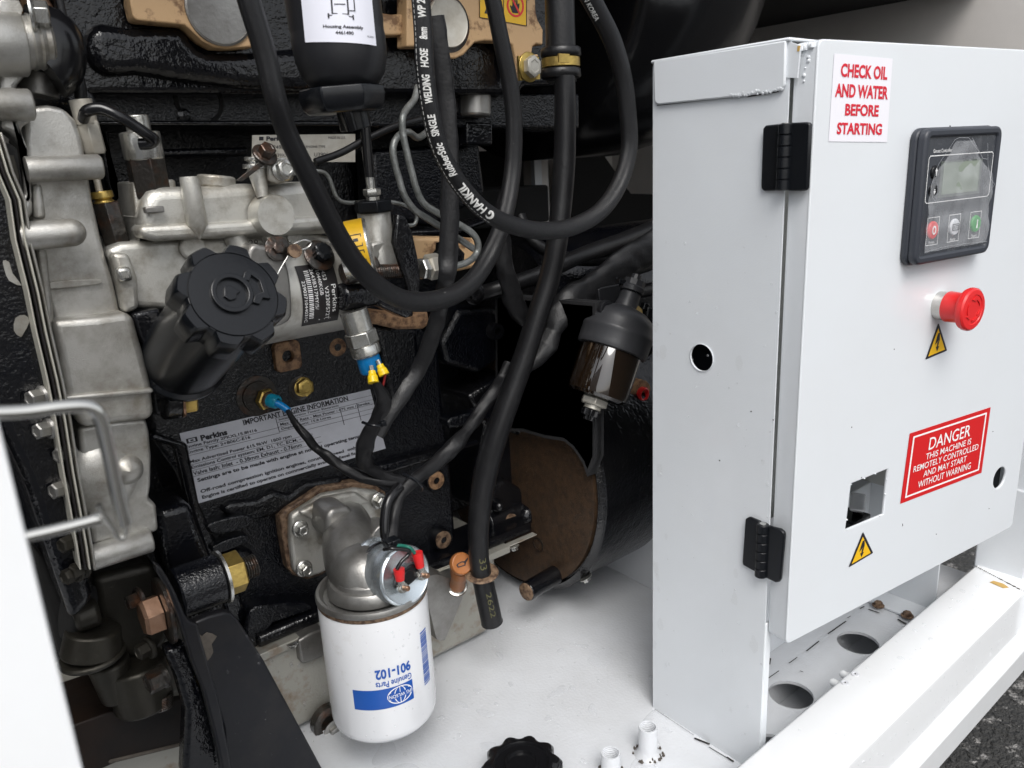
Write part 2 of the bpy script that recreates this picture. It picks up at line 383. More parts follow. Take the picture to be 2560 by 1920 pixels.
# panels behind
b = MB('grey_wall'); b.box((1.58, .5, -.1), (1.60, 1.8, .85)); b.box((-.6, 1.5, -.1), (1.6, 1.52, .85)); b.build('end_panel', enc)
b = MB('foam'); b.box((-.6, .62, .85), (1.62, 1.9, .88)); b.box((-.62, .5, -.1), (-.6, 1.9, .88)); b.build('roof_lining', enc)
b = MB('white_paint'); b.box((-.65, .61, .881), (1.65, 1.9, .90)); b.build('roof_panel', enc)
# pale upright seen between the hoses
b = MB('grey_wall'); p = at((1322, 300), 1.06); q = at((1366, 300), 1.06); b.box((p.x, 1.06, -.0), (q.x, 1.08, .70))
b.m('white_paint').box((p.x, 1.05, .0), (p.x+.016, 1.06, .70)); b.build('upright', enc)
# floor kerb behind the alternator
b = MB('floor_paint'); p0 = at(k(8, 1900, 495), .0, 2); p1 = at(k(8, 2148, 625), .0, 2)
d = unit(p1-p0); e = p0 + (p0-p1)*.5
b.prism([e, p1+d*.05, p1+d*.05+V((0, 0, .09)), e+V((0, 0, .09))], V((0, 0, 1)).cross(d)*-.004); b.build('floor_kerb', enc, .001)
# dark gusset right of the end panel
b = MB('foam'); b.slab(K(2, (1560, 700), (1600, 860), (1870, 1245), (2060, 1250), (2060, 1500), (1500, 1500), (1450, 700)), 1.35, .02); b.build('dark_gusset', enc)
# threaded pipe stubs on the floor
for cx, cy, zt, rr in ((2120, 1455, .034, .0098), (1905, 1605, .028, .0098)):
    t = thing('threaded_stub', 'white painted threaded pipe stub welded upright to floor, ' + ('nearer the cabinet' if cx > 2000 else 'further left, partly cut by frame edge'), 'pipe stub')
    top = at(k(8, cx, cy-36), zt, 2); base = V((top.x, top.y, 0)); t.location = base; t['_o'] = tuple(base); t['group'] = 'threaded pipe stubs on the floor'
    b = MB('floor_paint'); n = 30; zz = zt
    prof = [(rr*1.5, .0), (rr*1.15, .004), (rr, .008), (rr, zz-.001), (rr*.97, zz), (rr*.84, zz)]
    z = zz
    while z > .012: prof += [(rr*.80, z-.001), (rr*.86, z-.0022)]; z -= .0022
    b.lathe(base, (0, 0, 1), prof, n); b.build('pipe', t)
    b = MB('dirt'); 
    for i in range(30):
        a = R0.random()*6.28; q = base+V((math.cos(a), math.sin(a), 0))*rr*(1.15+R0.random()*.5); b.lathe(q+V((0, 0, .001)), (0, 0, 1), [(.001+R0.random()*.0012, 0), (.0005, .001+R0.random()*.003)], 6)
    b.build('weld_dirt', t)
t = thing('floor_filler', 'shiny black lobed cap poking up at bottom edge of floor', 'cap')
p = at(k(8, 1392, 1620), .03, 2); t.location = (p.x, p.y, 0); t['_o'] = (p.x, p.y, 0)
b = MB('rubber_gloss'); b.lathe((p.x, p.y, 0), (0, 0, 1), [(.020, 0), (.020, .012)], 32); b.build('neck', t)
b = MB('rubber_gloss'); lob = lambda a, r, h: 1 + (.07*math.cos(a*2*math.pi*10) if r > .03 else 0)
b.lathe((p.x, p.y, .010), (0, 0, 1), [(.034, 0), (.038, .004), (.038, .015), (.035, .019), (.030, .0205), (.027, .0205), (.026, .018), (.017, .0175), (.0165, .0205), (.0145, .0205), (.014, .0175), (.0, .0175)], 120, fn=lob); b.build('lobed_cap', t)
# ---- left door with chrome handle
ld = thing('enclosure_door', 'white enclosure door edge at left foreground with chrome wire latch handle', 'door', (0, .2, 0))
e = at((105, 1500), .2).x
_c, _s = math.cos(math.radians(32)), math.sin(math.radians(32)); lf_ = lambda v: (e+v[0]*_c-v[1]*_s*.0, .2-v[0]*_s+v[1], v[2])
b = MB('rail_paint'); b.box((-.45, 0, -.1), (0, .004, .83), lf_); b.build('door_panel', ld, .001)
b = MB('chrome')
hp = [(-60, 1034), (60, 1029), (150, 1018), (205, 1015), (232, 1022), (250, 1045), (262, 1085), (280, 1170), (297, 1250), (312, 1310)]
Yh = .262
P = [at(q, Yh) for q in hp]; rr = mpp((200, 1010), Yh)*18
b.tube(P, rr, 16, 6); b.build('handle_grip', ld)
b = MB('chrome')
lp = [(246, 1262), (262, 1290), (285, 1322), (296, 1342), (312, 1340), (316, 1300), (310, 1250), (300, 1210), (290, 1175)]
b.tube([at(q, Yh) for q in lp], rr*.42, 12, 6)
b.tube([at(q, Yh+.004) for q in [(20, 1352), (80, 1338), (150, 1322), (225, 1303), (250, 1296)]], rr*.9, 16, 5); b.build('handle_hook', ld)
# ================================================================== CONTROL CABINET
XS = .575
cab = thing('control_cabinet', 'white steel control cabinet with red stop button, display unit and warning stickers', 'cabinet', (.75, .42, 0))
ZT = .6795
sidefn = lambda v: (XS - v[2], .4948 - v[0], v[1])           # u towards the door, v up, w outwards
c0 = at(k(6, 357, 585), XS, 0); hu, hv = .4948-c0.y, c0.z
b = MB('white_paint')
b.curvemesh([[(0, 0), (.1365, 0), (.1365, ZT), (0, ZT)], circ((hu, hv), .0128, 28)], -.0012, 0, sidefn)
b.box((XS+.0026, .3585, 0), (XS+.012, .3610, .17))
b.build('side_panel', cab, .0012)
b = MB('white_paint'); b.m('white_paint')
b.lathe((c0.x-.0004, c0.y, c0.z), (-1, 0, 0), [(.0126, -.0008), (.0134, 0), (.0134, .0004), (.0128, .0006), (.0126, -.0008)], 28, cap0=False, cap1=False, fn=lambda a, r, h: 1+.02*noise.noise(V((a*30, 0, 0)))); b.build('hole_rim', cab)
# folded lid
lid = K(3, (76, 352), (840, 231), (832, 490), (822, 505), (800, 520), (600, 553), (105, 603), (88, 594), (80, 578))
b = MB('white_paint'); b.slabx(lid, XS-.0035, .0033)
b.box((XS-.0033, .3575, ZT-.002), (.985, .4947, ZT+.0008)); b.build('lid', cab, .0012)
b = MB('white_paint')
for i in range(40):
    x = 525+i*7.4; p = at(k(3, x, 548-(x-525)*.12+R0.uniform(-6, 10)), XS-.002, 0); rr = R0.uniform(.0008, .0024)
    b.lathe(p, (-1, R0.uniform(-.3, .3), -.4), [(rr, -.001), (rr, .0006), (rr*.6, .0016)], 8)
b.build('weld_bead', cab, 0, sharp=70)
b = MB('crack_dark')
for a, c, wd in (((833, 245), (833, 490), 2.4), ((100, 606), (520, 560), 1.6), ((620, 556), (800, 526), 3)):
    p = at(k(3, *a), XS-.0002, 0); q = at(k(3, *c), XS-.0002, 0)
    b.prism([p+V((0, 0, .0002*wd)), q+V((0, 0, .0002*wd)), q-V((0, 0, .0002*wd)), p-V((0, 0, .0002*wd))] if abs(a[0]-c[0]) > 50 else [p-V((0, .0004, 0)), p+V((0, .0002, 0)), q+V((0, .0002, 0)), q-V((0, .0004, 0))], (-.0005, 0, 0))
b.build('seam_shadow_gap', cab)
b = MB('inner_grey')
b.box((XS+.0035, .494, .158), (.985, .4965, ZT)); b.box((.9825, .36, .158), (.985, .494, ZT)); b.box((XS+.0004, .362, .162), (XS+.0012, .493, hv-.02)); b.box((XS+.0004, .362, hv+.02), (XS+.0012, .493, ZT-.004)) 
b.build('inner_shell', cab, .0005)
_dh = dict()
# right leg and its bolted foot flange below the cabinet
p = at(k(9, 1230, 715), 0, 2); q = at(k(9, 1600, 830), 0, 2)
b = MB('white_paint'); X2 = .985
b.box((X2, .365, 0), (X2+.0025, .4965, .16)); b.box((X2-.038, .365, .0008), (X2, .4965, .004)); b.box((XS+.003, .462, 0), (X2, .4645, .158)); b.build('leg_panel', cab, .0008)
for x, y in ((1373, 716), (1540, 775)):
    b = MB('rust'); p = at(k(9, x, y), .006, 2); b.bolt(V((p.x, p.y, .004)), .0052, .006, (0, 0, 1), wr=1.5, wm='rust', hm='rust'); b.build('foot_bolt', cab)
b = MB('plastic'); b.box((.592, c0.y-.03, c0.z-.05), (.604, c0.y+.055, c0.z+.05)); b.build('side_hole_blackout', cab, .001)  # added black box, keeps the view through the side hole dark
# something black inside, seen through the square cutout
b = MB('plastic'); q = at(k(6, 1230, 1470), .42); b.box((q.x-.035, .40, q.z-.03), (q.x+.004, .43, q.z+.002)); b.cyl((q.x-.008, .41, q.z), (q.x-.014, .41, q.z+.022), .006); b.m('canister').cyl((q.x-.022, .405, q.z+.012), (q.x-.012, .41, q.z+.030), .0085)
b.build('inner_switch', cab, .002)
# ---- door of the cabinet, slightly open
TH = math.radians(7.5)
DU = V((math.cos(TH), -math.sin(TH), 0)); DN = V((-math.sin(TH), -math.cos(TH), 0))
yc = at((2046, 110), XS+.002, 0).y; D0 = V((XS+.002, yc, 0))
def duv(p): q = atp(p, D0, DN); return ((q-D0).dot(DU), q.z)
def dfn(v): return D0 + DU*v[0] + V((0, 0, v[1])) + DN*v[2]
DW = duv((2533, 1303))[0]; DB, DT = .1585, .6765
sq = [duv(k(6, *q)) for q in ((1218, 1312), (1430, 1226), (1402, 1488), (1184, 1580))]
rc = duv(k(6, 2072, 1278))
b = MB('white_paint')
out = rrect(0, DB, DW, DT, .006, 3)
b.curvemesh([out, sq, circ(rc, .0125, 28)], -.0030, 0, dfn, .0012)
b.curvemesh([out, rrect(.002, DB+.002, DW-.002, DT-.002, .004, 3)], -.0205, -.0012, dfn, 0)
dr = b.build('cabinet_door', cab)
b = MB('white_paint')
for i in range(26):
    p = dfn((R0.uniform(-.0005, .012), DT-.003-R0.random()*.002, -.004-R0.random()*.012)); rr = R0.uniform(.0012, .003); b.lathe(p, (0, 0, 1), [(rr, -.002), (rr, 0), (rr*.6, .0015)], 8)
for i in range(5):
    p = dfn((0.0, DT-.01-R0.random()*.03, -.006-R0.random()*.008)); rr = R0.uniform(.0008, .002); b.lathe(p, (-1, 0, 0), [(rr, -.001), (rr, .0003), (rr*.5, .001)], 8)
b.build('weld_bead', cab, sharp=70)
b = MB('white_paint')
q = at(k(3, 845, 240), XS-.001, 0); b.slabx(K(3, (838, 232), (925, 262), (905, 450), (842, 447)), XS-.001, .002); b.m('rust_stain').slabx(K(3, (906, 265), (925, 262), (918, 295), (904, 298)), XS-.0013, .0003)
b.build('corner_tab', cab, .0006)
# ragged burrs of the cutout
b = MB('white_paint')
for i in range(4):
    a, c = V((*sq[i], 0)), V((*sq[(i+1) % 4], 0))
    for j in range(2):
        t = (j+R0.random())/2; p = a.lerp(c, t); rr = R0.uniform(.0004, .0011); b.lathe(dfn((p.x, p.y, 0)), DN, [(rr, -.001), (rr*.8, .0004), (rr*.2, .0008)], 6)
b.build('cutout_burr', dr, sharp=70)
b = MB('plastic'); b.box((rc[0]-.018, rc[1]-.02, -.016), (rc[0]+.018, rc[1]+.02, -.008), dfn); b.build('door_hole_blackout', cab, .001)  # black box added behind the round hole so that it reads dark
# stickers on the door
def door_quad(f, bl, br, tr, tl):
    Q = [V((*duv(k(f, *q)), 0)) for q in (bl, br, tr, tl)]
    def fn(v):
        p = (Q[0]*(1-v[0])+Q[1]*v[0])*(1-v[1]) + (Q[3]*(1-v[0])+Q[2]*v[0])*v[1]
        return dfn((p.x, p.y, .0004+v[2]))
    return fn
def qfill(b, m, fn, w, P=((0, 0), (1, 0), (1, 1), (0, 1))): b.m(m); b.add([(u, v, w) for u, v in P], [tuple(range(len(P)))], fn); return b
fn = door_quad(3, (1083, 815), (1420, 819), (1453, 338), (1117, 308))
b = MB('sticker'); qfill(b, 'sticker', fn, 0)
b.m('red_ink')
for s_, bx in (('CHECK OIL', (.12, .745, .92, .90)), ('AND WATER', (.05, .515, .955, .67)), ('BEFORE', (.235, .305, .81, .445)), ('STARTING', (.12, .085, .89, .225))):
    b.text(s_, bx, fn, bold=.034, w=.0003)
b.build('oil_and_water_sticker', dr)
fn = door_quad(6, (1497, 1427), (1965, 1248), (2018, 870), (1552, 1022))
b = MB('red_sign'); qfill(b, 'red_sign', fn, 0); b.m('white_ink')
for a, c in (((.05, .07), (.95, .07)), ((.95, .07), (.95, .93)), ((.95, .93), (.05, .93)), ((.05, .93), (.05, .07))):
    b.add([], []); 
for P in ([(.045, .06), (.955, .06), (.955, .085), (.045, .085)], [(.045, .915), (.955, .915), (.955, .94), (.045, .94)], [(.045, .085), (.062, .085), (.062, .915), (.045, .915)], [(.938, .085), (.955, .085), (.955, .915), (.938, .915)]):
    b.add([(u, v, .0002) for u, v in P], [(0, 1, 2, 3)], fn)
for s_, bx in (('DANGER', (.25, .66, .76, .84)), ('THIS MACHINE IS', (.23, .53, .79, .62)), ('REMOTELY CONTROLLED', (.10, .405, .90, .495)), ('AND MAY START', (.23, .28, .76, .37)), ('WITHOUT WARNING', (.18, .14, .83, .24))):
    b.text(s_, bx, fn, bold=.004, w=.0003)
b.build('danger_sign', dr)
def bolt_triangle(f, top, br, bl):
    P = [V((*duv(k(f, *q)), 0)) for q in (bl, br, top)]; c = (P[0]+P[1]+P[2])/3
    # affine frame: u along base, v up
    U = P[1]-P[0]; Vv = P[2]-(P[0]+P[1])/2
    fn = lambda v: dfn((*(P[0]+U*v[0]+Vv*v[1]).xy, .0004+v[2]))
    b = MB('black_ink'); b.add([(.0, .02, 0), (.03, 0, 0), (.97, 0, 0), (1, .02, 0), (.52, 1, 0), (.48, 1, 0)], [tuple(range(6))], fn)
    b.m('yellow').add([(.11, .07, .0002), (.89, .07, .0002), (.5, .86, .0002)], [(0, 1, 2)], fn)
    b.m('black_ink').add([(x, y, .0004) for x, y in ((.50, .70), (.58, .70), (.50, .47), (.60, .49), (.53, .27), (.59, .27), (.50, .12), (.43, .29), (.485, .275), (.49, .40), (.38, .36))], [(0, 10, 3, 1), (10, 9, 2, 3), (3, 10, 9, 4), (3, 9, 8, 4), (5, 4, 8, 7, 6)][:1] + [(0, 10, 3, 2, 1)][:0] + [(9, 8, 4, 3), (7, 6, 5)], fn)
    b.build('voltage_warning_sticker', dr)
bolt_triangle(6, (1717, 390), (1766, 545), (1642, 597))
bolt_triangle(9, (1282, 303), (1340, 420), (1200, 503))
# hinges
def hinge(f, left, right, kn, n=6):
    b = MB('plastic'); b.slabx(K(f, *left), XS-.004, .0035); b.build('hinge_leaf', cab, .0012)
    b = MB('plastic'); b.slabx(K(f, *right), XS-.0045, .0042); b.build('hinge_leaf', cab, .0012)
    a = at(k(f, *kn[0]), XS-.005, 0); c = at(k(f, *kn[1]), XS-.005, 0); c = V((a.x, a.y, c.z)); b = MB('plastic')
    L = (c-a).length
    for i in range(n):
        p = a+V((0, 0, -L*i/n)); b.lathe(p, (0, 0, -1), [(.0048, 0.0), (.0055, .0006), (.0055, L/n-.0009), (.0048, L/n-.0003)], 20)
    b.m('zinc').lathe(a+V((0, 0, -.002)), (0, 0, 1), [(.003, 0), (.003, .0026)], 16)
    b.build('hinge_knuckle', cab)
hinge(3, [(722, 722), (818, 712), (818, 1098), (712, 1100), (697, 1090), (695, 1065), (706, 740)], [(842, 708), (950, 703), (975, 706), (980, 722), (964, 1080), (955, 1097), (935, 1101), (838, 1098)], [(838, 712), (822, 1098)])
hinge(9, [(605, 225), (628, 214), (690, 240), (690, 545), (610, 502), (590, 490), (588, 470)], [(722, 262), (745, 270), (805, 285), (828, 305), (830, 330), (808, 575), (798, 590), (780, 592), (716, 562)], [(708, 254), (694, 556)])
# ---- controller unit
fq = lambda u, v, q: (q[0]*(1-u)+q[1]*u)*(1-v) + (q[3]*(1-u)+q[2]*u)*v
cu0, cv0 = duv(k(3, 1530, 1505)); cu1, cv1 = duv(k(3, 2068, 735)); 
CD = .012
# corners on the raised face plane
def cuv(p): q = atp(p, D0+DN*CD, DN); return ((q-D0).dot(DU), q.z)
tl = cuv(k(3, 1655, 790)); br = cuv(k(3, 1985, 1412)); tr = cuv(k(3, 2045, 780)); bl = cuv(k(3, 1610, 1475))
iu0, iu1 = (tl[0]+bl[0])/2, (tr[0]+br[0])/2; iv0, iv1 = (bl[1]+br[1])/2, (tl[1]+tr[1])/2
m_ = .0085
b = MB('bezel')
b.curvemesh([rrect(iu0-m_, iv0-m_, iu1+m_, iv1+m_, .010, 6)], 0, CD*.55, dfn, .002)
b.curvemesh([rrect(iu0-m_+.001, iv0-m_+.001, iu1+m_-.001, iv1+m_-.001, .009, 6), rrect(iu0, iv0, iu1, iv1, .002, 3)], CD*.5, CD+.002, dfn, .0022)
ctl = b.build('controller', cab, sharp=50)
cfn = lambda v: dfn((iu0+(iu1-iu0)*v[0], iv0+(iv1-iv0)*v[1], CD+v[2]))
CW, CH = iu1-iu0, iv1-iv0
b = MB('panel_face'); b.box((iu0-.001, iv0-.001, CD*.5), (iu1+.001, iv1+.001, CD), lambda v: dfn(v)); 
b.m('white_ink')
lin = lambda P, wd=.0005, closed=True: b.strip([(iu0+CW*x, iv0+CH*y) for x, y in P], wd, lambda v: dfn((v[0], v[1], CD+.0003)), closed=closed)
lin([(.045, .455), (.96, .455), (.985, .475), (.985, .83), (.965, .85), (.045, .85), (.025, .83), (.025, .475)], .0007)
for x0 in (.09, .405, .73): lin([(x0, .085), (x0+.17, .085), (x0+.17, .325), (x0, .325)])
b.text('Genset Controller', (.075, .875, .34, .905), cfn, w=.0004)
b.text('Stop', (.13, .092, .21, .12), cfn, w=.0004); b.text('Auto', (.445, .092, .525, .12), cfn, w=.0004); b.text('Start', (.775, .092, .855, .12), cfn, w=.0004)
b.build('controller_panel', ctl)
b = MB('lcd_edge'); b.box((.20, .49, .0002), (.815, .80, .0008), cfn); b.m('lcd').box((.235, .515, .0008), (.775, .785, .0012), cfn); b.build('display_screen', ctl)
def button(cx, cy, r, m, sym, nm):
    p = cfn((cx, cy, 0)); b = MB(m); b.lathe(p, DN, [(r, 0), (r, .001), (r*.9, .0018), (0, .002)], 28)
    f = facefn(p+DN*.0022, DU, (0, 0, 1))
    b.m('white_ink' if m != 'grey_button' else 'black_ink')
    if sym == 'O': b.curvemesh([circ((0, 0), r*.36, 20, r*.5), circ((0, 0), r*.2, 20, r*.32)], 0, .0002, f)
    elif sym == 'I': b.box((-r*.09, -r*.5, 0), (r*.09, r*.5, .0002), f)
    elif sym == 'AUTO':
        b.text('AUTO', (-r*.55, -r*.22, r*.55, r*.22), f, bold=.01)
        b.curvemesh([rrect(-r*.72, -r*.4, r*.72, r*.4, r*.1), rrect(-r*.62, -r*.32, r*.62, r*.32, r*.08)], 0, .0002, f)
    else:
        s_ = 1 if sym == 'up' else -1
        b.add([(-r*.32, s_*r*.1, .0001), (0, s_*r*.62, .0001), (r*.32, s_*r*.1, .0001)], [(0, 1, 2)], f); b.box((-r*.08, -r*.55, 0), (r*.08, r*.2, .0002), f)
    b.build(nm, ctl)
button(.165, .215, .0078, 'red', 'O', 'stop_button'); button(.487, .215, .0074, 'grey_button', 'AUTO', 'auto_button'); button(.815, .215, .0078, 'green', 'I', 'start_button')
button(.115, .715, .0056, 'plastic', 'up', 'arrow_button'); button(.115, .56, .0056, 'plastic', 'down', 'arrow_button')
# peeling protective film
b = MB('film')
nx, ny = 34, 34; vs = []; fs = []
def fh(x, y):
    e_ = max(0, abs(x-.5)-.40)*.0; return .0018 + .0022*noise.noise(V((x*5, y*7, 1))) + .0022*abs(noise.noise(V((x*9+y*5, y*3-x*4, 5)))) + (.0016 if x < .12 or x > .9 else 0)
for j in range(ny+1):
    for i in range(nx+1):
        x, y = .03+.93*i/nx, .03+.93*j/ny
        if y > .62: x = .48+(x-.48)*max(.12, 1-(y-.62)*2.2)
        elif y < .56: x = x
        y += .01*noise.noise(V((x*6, 3, 1)))
        vs.append(cfn((x, y, fh(x, y))))
for j in range(ny):
    for i in range(nx):
        x, y = i/nx, j/ny
        a = j*(nx+1)+i; fs.append((a, a+1, a+nx+2, a+nx+1))
b.add(vs, fs); b.build('protective_film', ctl, sharp=80)
b = MB('film_edge')
for P in ([(.02, .60), (.10, .78), (.30, .975), (.36, .99), (.50, .985), (.72, .83)], [(.55, .985), (.75, .80), (.82, .79)], [(.80, .93), (.84, .75), (.9, .62), (.985, .56), (.90, .48)], [(.02, .61), (.06, .50), (.12, .46)], [(.03, .04), (.3, .06), (.6, .055), (.97, .04)]):
    b.strip([(iu0+CW*x, iv0+CH*y) for x, y in P], .0003, lambda v: dfn((v[0], v[1], CD+.0045)))
o_ = b.build('film_fold', ctl)
# ---- emergency stop
ep = duv(k(6, 1722, 284)); e0 = dfn((ep[0], ep[1], 0)); ES = .84
es = .0118/.0118
b = MB('zinc'); b.lathe(e0, DN, [(.0158*ES, 0*ES), (.0158*ES, .0105*ES), (.0145*ES, .0105*ES)], 60, fn=lambda a, r, h: 1+.012*math.cos(a*2*math.pi*60)); b.m('canister'); stp = b.build('stop_button', cab)
b = MB('red'); 
b.lathe(e0+DN*.0104*ES, DN, [(.0168*ES, 0*ES), (.0172*ES, .001*ES), (.0165*ES, .016*ES), (.0185*ES, .0185*ES), (.0225*ES, .020*ES), (.0232*ES, .022*ES)], 72, cap1=False)
b.lathe(e0+DN*.0324*ES, DN, [(.0232*ES, 0*ES), (.0235*ES, .002*ES), (.0232*ES, .0045*ES)], 72, cap0=False, cap1=False, fn=lambda a, r, h: 1+.012*math.cos(a*2*math.pi*72))
b.lathe(e0+DN*.0369*ES, DN, [(.0232*ES, 0*ES), (.0215*ES, .0018*ES), (.0165*ES, .0022*ES), (.0160*ES, .0014*ES), (0, .0014*ES)], 72, cap0=False)
f = facefn(e0+DN*.0386*ES, DU, (0, 0, 1))
for a0 in (20, 140, 260):
    P = [(ES*.0128*math.cos(math.radians(a0+t)), ES*.0128*math.sin(math.radians(a0+t))) for t in range(0, 70, 10)]
    Q = [(ES*.0108*math.cos(math.radians(a0+t)), ES*.0108*math.sin(math.radians(a0+t))) for t in range(60, -10, -10)]
    b.curvemesh([P+Q], 0, .0007, f)
    a1 = math.radians(a0+78); c_ = V((ES*.0118*math.cos(a1), ES*.0118*math.sin(a1), 0)); rd = unit(c_); tg = V((-rd.y, rd.x, 0))
    b.curvemesh([[(c_+tg*.003).xy[:], (c_-tg*.003+rd*.0026).xy[:], (c_-tg*.003-rd*.0026).xy[:]]], 0, .0007, f)
b.build('stop_knob', stp)
b = MB('smudge')
for i in range(16):
    c_ = (R0.choice((.004, .004, .012, .1, .125))+R0.uniform(-.002, .006), R0.uniform(.03, .45)); r_ = R0.uniform(.002, .006)
    b.add([(max(.0005, c_[0]+r_*math.cos(t*.52)*R0.uniform(.6, 1)), c_[1]+1.8*r_*math.sin(t*.52)*R0.uniform(.6, 1), .0002+i*.00001) for t in range(12)], [tuple(range(12))], sidefn)
o_ = tag(b.build('grime', cab), None, None, kind='stuff')
# small specks on cabinet
b = MB('crack_dark')
for x, y in ((1785, 727),): p = duv(k(3, x, y)); b.lathe(dfn((p[0], p[1], 0)), DN, [(.0008, 0), (.0004, .0006)], 6)
for x, y in ((1464, 537), (1219, 986), (2032, 1011), (1512, 1545), (1512, 1553), (1706, 1602), (2010, 1455), (1275, 1276)): p = duv(k(6, x, y)); b.lathe(dfn((p[0], p[1], 0)), DN, [(.0006, 0), (.0003, .0005)], 6)
for x, y in ((768, 944), (640, 895), (459, 1178)): p = at(k(6, x, y), XS-.0001, 0); b.lathe(p, (-1, 0, 0), [(.0007, 0), (.0003, .0006)], 6)
b.build('paint_speck', cab)
p = duv(k(3, 1518, 1436)); b = MB('tan_dirty'); b.cyl(dfn((p[0]+.001, p[1], .002)), dfn((p[0]-.003, p[1]+.0008, .005)), .0007, n=8); b.build('screw_tip', cab)
# ================================================================== ENGINE
eng = thing('diesel_engine', 'black painted diesel engine with silver timing cover and grey sump, filling left of enclosure', 'engine', (.3, .8, .0))
def SL(name, m, f, pts, Y, t, bevel=.002, seg=3, rnd=0, par=eng, label=None):
    b = MB(m); b.slab(K(f, *pts), Y, t, rnd); return b.build(name, par, bevel, seg, label=label)
def disc(b, f, x, y, Y, rpx, h, hole=0, ax=(0, -1, 0), n=28, hd=.012):
    p = at(k(f, x, y), Y); s_ = mpp(k(f, x, y), Y)*_F[f][2]; r = rpx*s_; ax = unit(V(ax))
    if hole: b.lathe(p, ax, [(r, -.002), (r, h*.85), (r*.94, h), (r*hole, h), (r*hole*.95, h-hd)], n, cap0=False)
    else: b.lathe(p, ax, [(r, -.002), (r, h*.8), (r*.93, h)], n)
    return p, r
# ---- block: back plate and raised faces
b = MB('block'); a = at((150, 250), .86); c = at((1340, 1450), .86); b.box((a.x-.15, .86, .12), (.60, 1.02, .74)); b.build('engine_block', eng, .004)
bf = SL('block_face', 'block', 0, [(372, 1015), (440, 900), (640, 850), (700, 835), (1000, 792), (1055, 820), (1100, 880), (1108, 1000), (1130, 1180), (1140, 1330), (1130, 1412), (700, 1600), (640, 1622), (575, 1500), (480, 1290), (440, 1180), (380, 1100)], .768, .10, .006, 4)
SL('block_rib', 'block_smooth', 0, [(372, 1100), (440, 1120), (480, 1290), (575, 1560), (600, 1640), (645, 1622), (600, 1480), (500, 1262), (470, 1110), (380, 1080)], .758, .03, .004, 3)
SL('block_rib', 'block', 5, [(225, 440), (500, 470), (520, 700), (505, 880), (330, 940), (300, 800)], .752, .05, .006)
SL('block_rib', 'block', 5, [(690, 1060), (720, 1040), (950, 980), (980, 1050), (760, 1110), (700, 1110)], .752, .02, .004)
SL('block_rib', 'block_smooth', 5, [(300, 1340), (900, 1180), (900, 1215), (320, 1400), (60, 1420), (60, 1380)], .756, .014, .004)
SL('block_rib', 'block_smooth', 5, [(820, 900), (1160, 700), (1330, 650), (1335, 880), (1305, 920), (1305, 1150), (1320, 1270), (1330, 1600), (900, 1646), (860, 1400), (930, 1100)], .79, .08, .006)
SL('block_rib', 'block_smooth', 5, [(1160, 980), (1240, 950), (1290, 1010), (1300, 1200), (1200, 1200), (1140, 1130)], .764, .03, .008, 4)
SL('block_rib', 'block', 5, [(760, 340), (1000, 330), (1080, 420), (1060, 640), (900, 760), (680, 700), (640, 560)], .79, .05, .008, 4)
SL('block_rib', 'block_smooth', 5, [(960, 1500), (1060, 1430), (1180, 1500), (1330, 1520), (1390, 1620), (1100, 1700), (960, 1700)], .77, .05, .008, 4)
# wavy ribs left of the filter head
SL('block_rib', 'block_smooth', 4, [(1420, 1640), (1480, 1585), (1650, 1570), (1760, 1510), (1860, 1540), (1960, 1460), (2210, 1420), (2210, 1480), (2000, 1530), (1900, 1600), (1760, 1680), (1560, 1720)], .760, .02, .006, 4)
SL('block_rib', 'block', 7, [(1340, 80), (1560, 20), (1640, 60), (1560, 110), (1380, 140)], .752, .03, .010, 4, 3)
SL('block_rib', 'block', 7, [(1370, 220), (1560, 150), (1600, 190), (1400, 270)], .752, .03, .008, 4, 3)
SL('block_rib', 'block', 7, [(1600, 640), (1720, 600), (1960, 580), (2010, 640), (1760, 720), (1640, 900), (1580, 860)], .745, .05, .012, 4, 2)
SL('block_rib', 'block', 7, [(1380, 290), (1600, 250), (1660, 320), (1620, 420), (1560, 560), (1400, 560)], .752, .03, .012, 4, 2)
b = MB('block_smooth')                      # lower flange along the sump
pr = [at(q, .738) for q in ((645, 1598), (1338, 1302))]; b.box((pr[0].x, .738, .1185), (.612, .80, .132)); b.build('block_flange', eng, .003)
# engraved digits on the black casting
b = MB('block_smooth'); f_ = lambda v: at(k(5, 1350+130*v[0], 1170-110*v[1]), .772 - v[2])
b.text('P76 0 31', (0, .55, 1, .95), f_, w=.001); b.text('3 3 1', (.2, 0, .85, .42), f_, w=.001)
b = MB('housing_plate'); b.slabx(K(5, (1000, 250), (1640, 300), (1640, 1300), (1590, 1420), (1560, 1330), (1500, 1240), (1440, 1190), (1320, 1172), (1180, 1130), (1000, 1120)), .6060, .0145); b.build('rear_plate', eng, .004)
SLp = SL('rear_plate', 'block_smooth', 5, [(1340, 640), (1530, 700), (1560, 900), (1500, 1250), (1320, 1180), (1308, 920), (1338, 880)], .775, .05, .004)
b.build('casting_number', eng)
